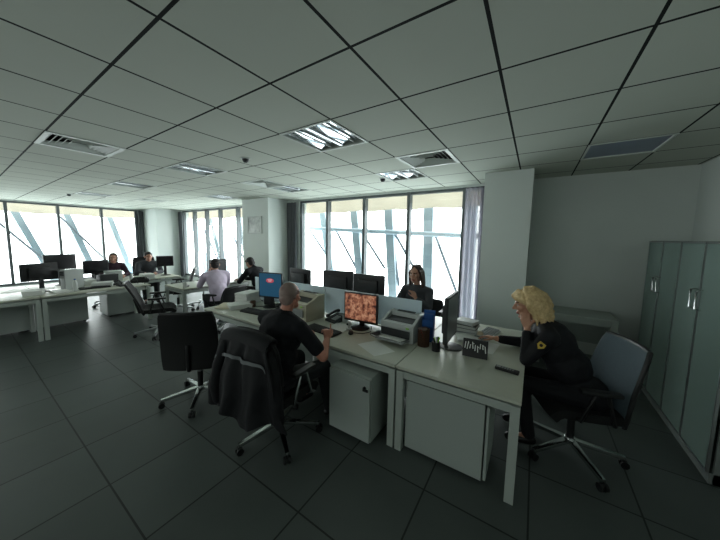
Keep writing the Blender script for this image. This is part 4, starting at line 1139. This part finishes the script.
box_thing('file_box', 'pale file box on the window-side far left desk', 'box', -7.60, 1.98, DZ, (.20, .28, .22), 'lgrey', R(-6))
box_thing('file_box', 'small dark box behind the tall untidy paper stack', 'box', -3.28, 2.66, DZ, (.12, .10, .14), 'dark', R(10))
for (pts, l, nm) in (([(-3.7, 2.35, .731), (-3.55, 2.44, .733), (-3.38, 2.40, .731), (-3.2, 2.50, .731), (-3.05, 2.62, .731)], 'black cable trailing from the paper stacks to the blue-screen monitor', 'cable'),
                 ([(-3.3, 2.70, .731), (-3.0, 2.66, .74), (-2.85, 2.70, .731), (-2.7, 2.66, .731), (-2.6, 2.70, .731)], 'black cable behind the beige printer', 'cable'),
                 ([(-7.2, 1.9, .731), (-7.0, 1.85, .735), (-6.9, 1.95, .731), (-6.65, 1.92, .731), (-6.52, 2.0, .729), (-6.47, 2.03, .66), (-6.46, 2.06, .50), (-6.47, 2.12, .46), (-6.48, 2.16, .52), (-6.49, 2.18, .70)], 'black cable looping over the front edge of the far left desk', 'cable')):
    o = MB().tube(pts, .005, 6).build(nm, MT['black']); tag(o, l, 'cable')
for k, (xx, yy) in enumerate(((-3.72, 2.90), (-3.68, 3.44))):
    cup(('white mug beside the wire letter tray', 'white mug at the window corner of the main desks')[k], xx, yy, 'paper')

# ------------------------------------------------------------------ light
w = bpy.data.worlds.new('overcast'); bpy.context.scene.world = w; w.use_nodes = True
nt = w.node_tree; bg = nt.nodes['Background']
tc = nt.nodes.new('ShaderNodeTexCoord'); sp = nt.nodes.new('ShaderNodeSeparateXYZ'); nt.links.new(tc.outputs['Generated'], sp.inputs[0])
rp = nt.nodes.new('ShaderNodeValToRGB'); rp.color_ramp.elements[0].position = .30; rp.color_ramp.elements[0].color = (.74, .80, .82, 1)
rp.color_ramp.elements[1].position = .56; rp.color_ramp.elements[1].color = (.97, 1, 1, 1)
mp = nt.nodes.new('ShaderNodeMapRange'); mp.inputs['From Min'].default_value = -1; nt.links.new(sp.outputs['Z'], mp.inputs['Value'])
nt.links.new(mp.outputs[0], rp.inputs[0]); nt.links.new(rp.outputs[0], bg.inputs['Color'])
bg.inputs['Strength'].default_value = 5.0

def lamp(name, loc, rot, sx, sy, e, col=(1, 1, 1)):
    d = bpy.data.lights.new(name, 'AREA'); d.shape = 'RECTANGLE'; d.size = sx; d.size_y = sy; d.energy = e; d.color = col
    o = bpy.data.objects.new(name, d); C.objects.link(o); o.location = loc; o.rotation_euler = rot; return o
lamp('room_fill_lamp', (-3.5, YF+.3, 2.2), (R(70), 0, 0), 6, 1.6, 30, (.92, 1, .97))  # added soft fill behind the camera for bounced daylight, not a room fixture

# ------------------------------------------------------------------ camera
cd = bpy.data.cameras.new('camera'); cam = bpy.data.objects.new('camera', cd); C.objects.link(cam)
F, CX, CY, yaw, pitch, roll = 271.5, 352.6, 263.85, .5888, .0977, -.0151
f_ = V((-math.sin(yaw)*math.cos(pitch), math.cos(yaw)*math.cos(pitch), -math.sin(pitch))); r_ = V((math.cos(yaw), math.sin(yaw), 0)); d_ = f_.cross(r_)
r2 = r_*math.cos(roll)+d_*math.sin(roll); d2 = d_*math.cos(roll)-r_*math.sin(roll)
m = Matrix((r2, -d2, -f_)).transposed().to_4x4(); m.translation = (0, 0, 1.75)
cam.matrix_world = m
cd.sensor_width = 36; cd.sensor_fit = 'HORIZONTAL'; cd.lens = 36*F/720
cd.shift_x = (360-CX)/720; cd.shift_y = (CY-270)/720
cd.clip_start = .02; cd.clip_end = 200
sc = bpy.context.scene; sc.camera = cam
sc.view_settings.view_transform = 'Standard'; sc.view_settings.look = 'None'; sc.view_settings.exposure = 1.0
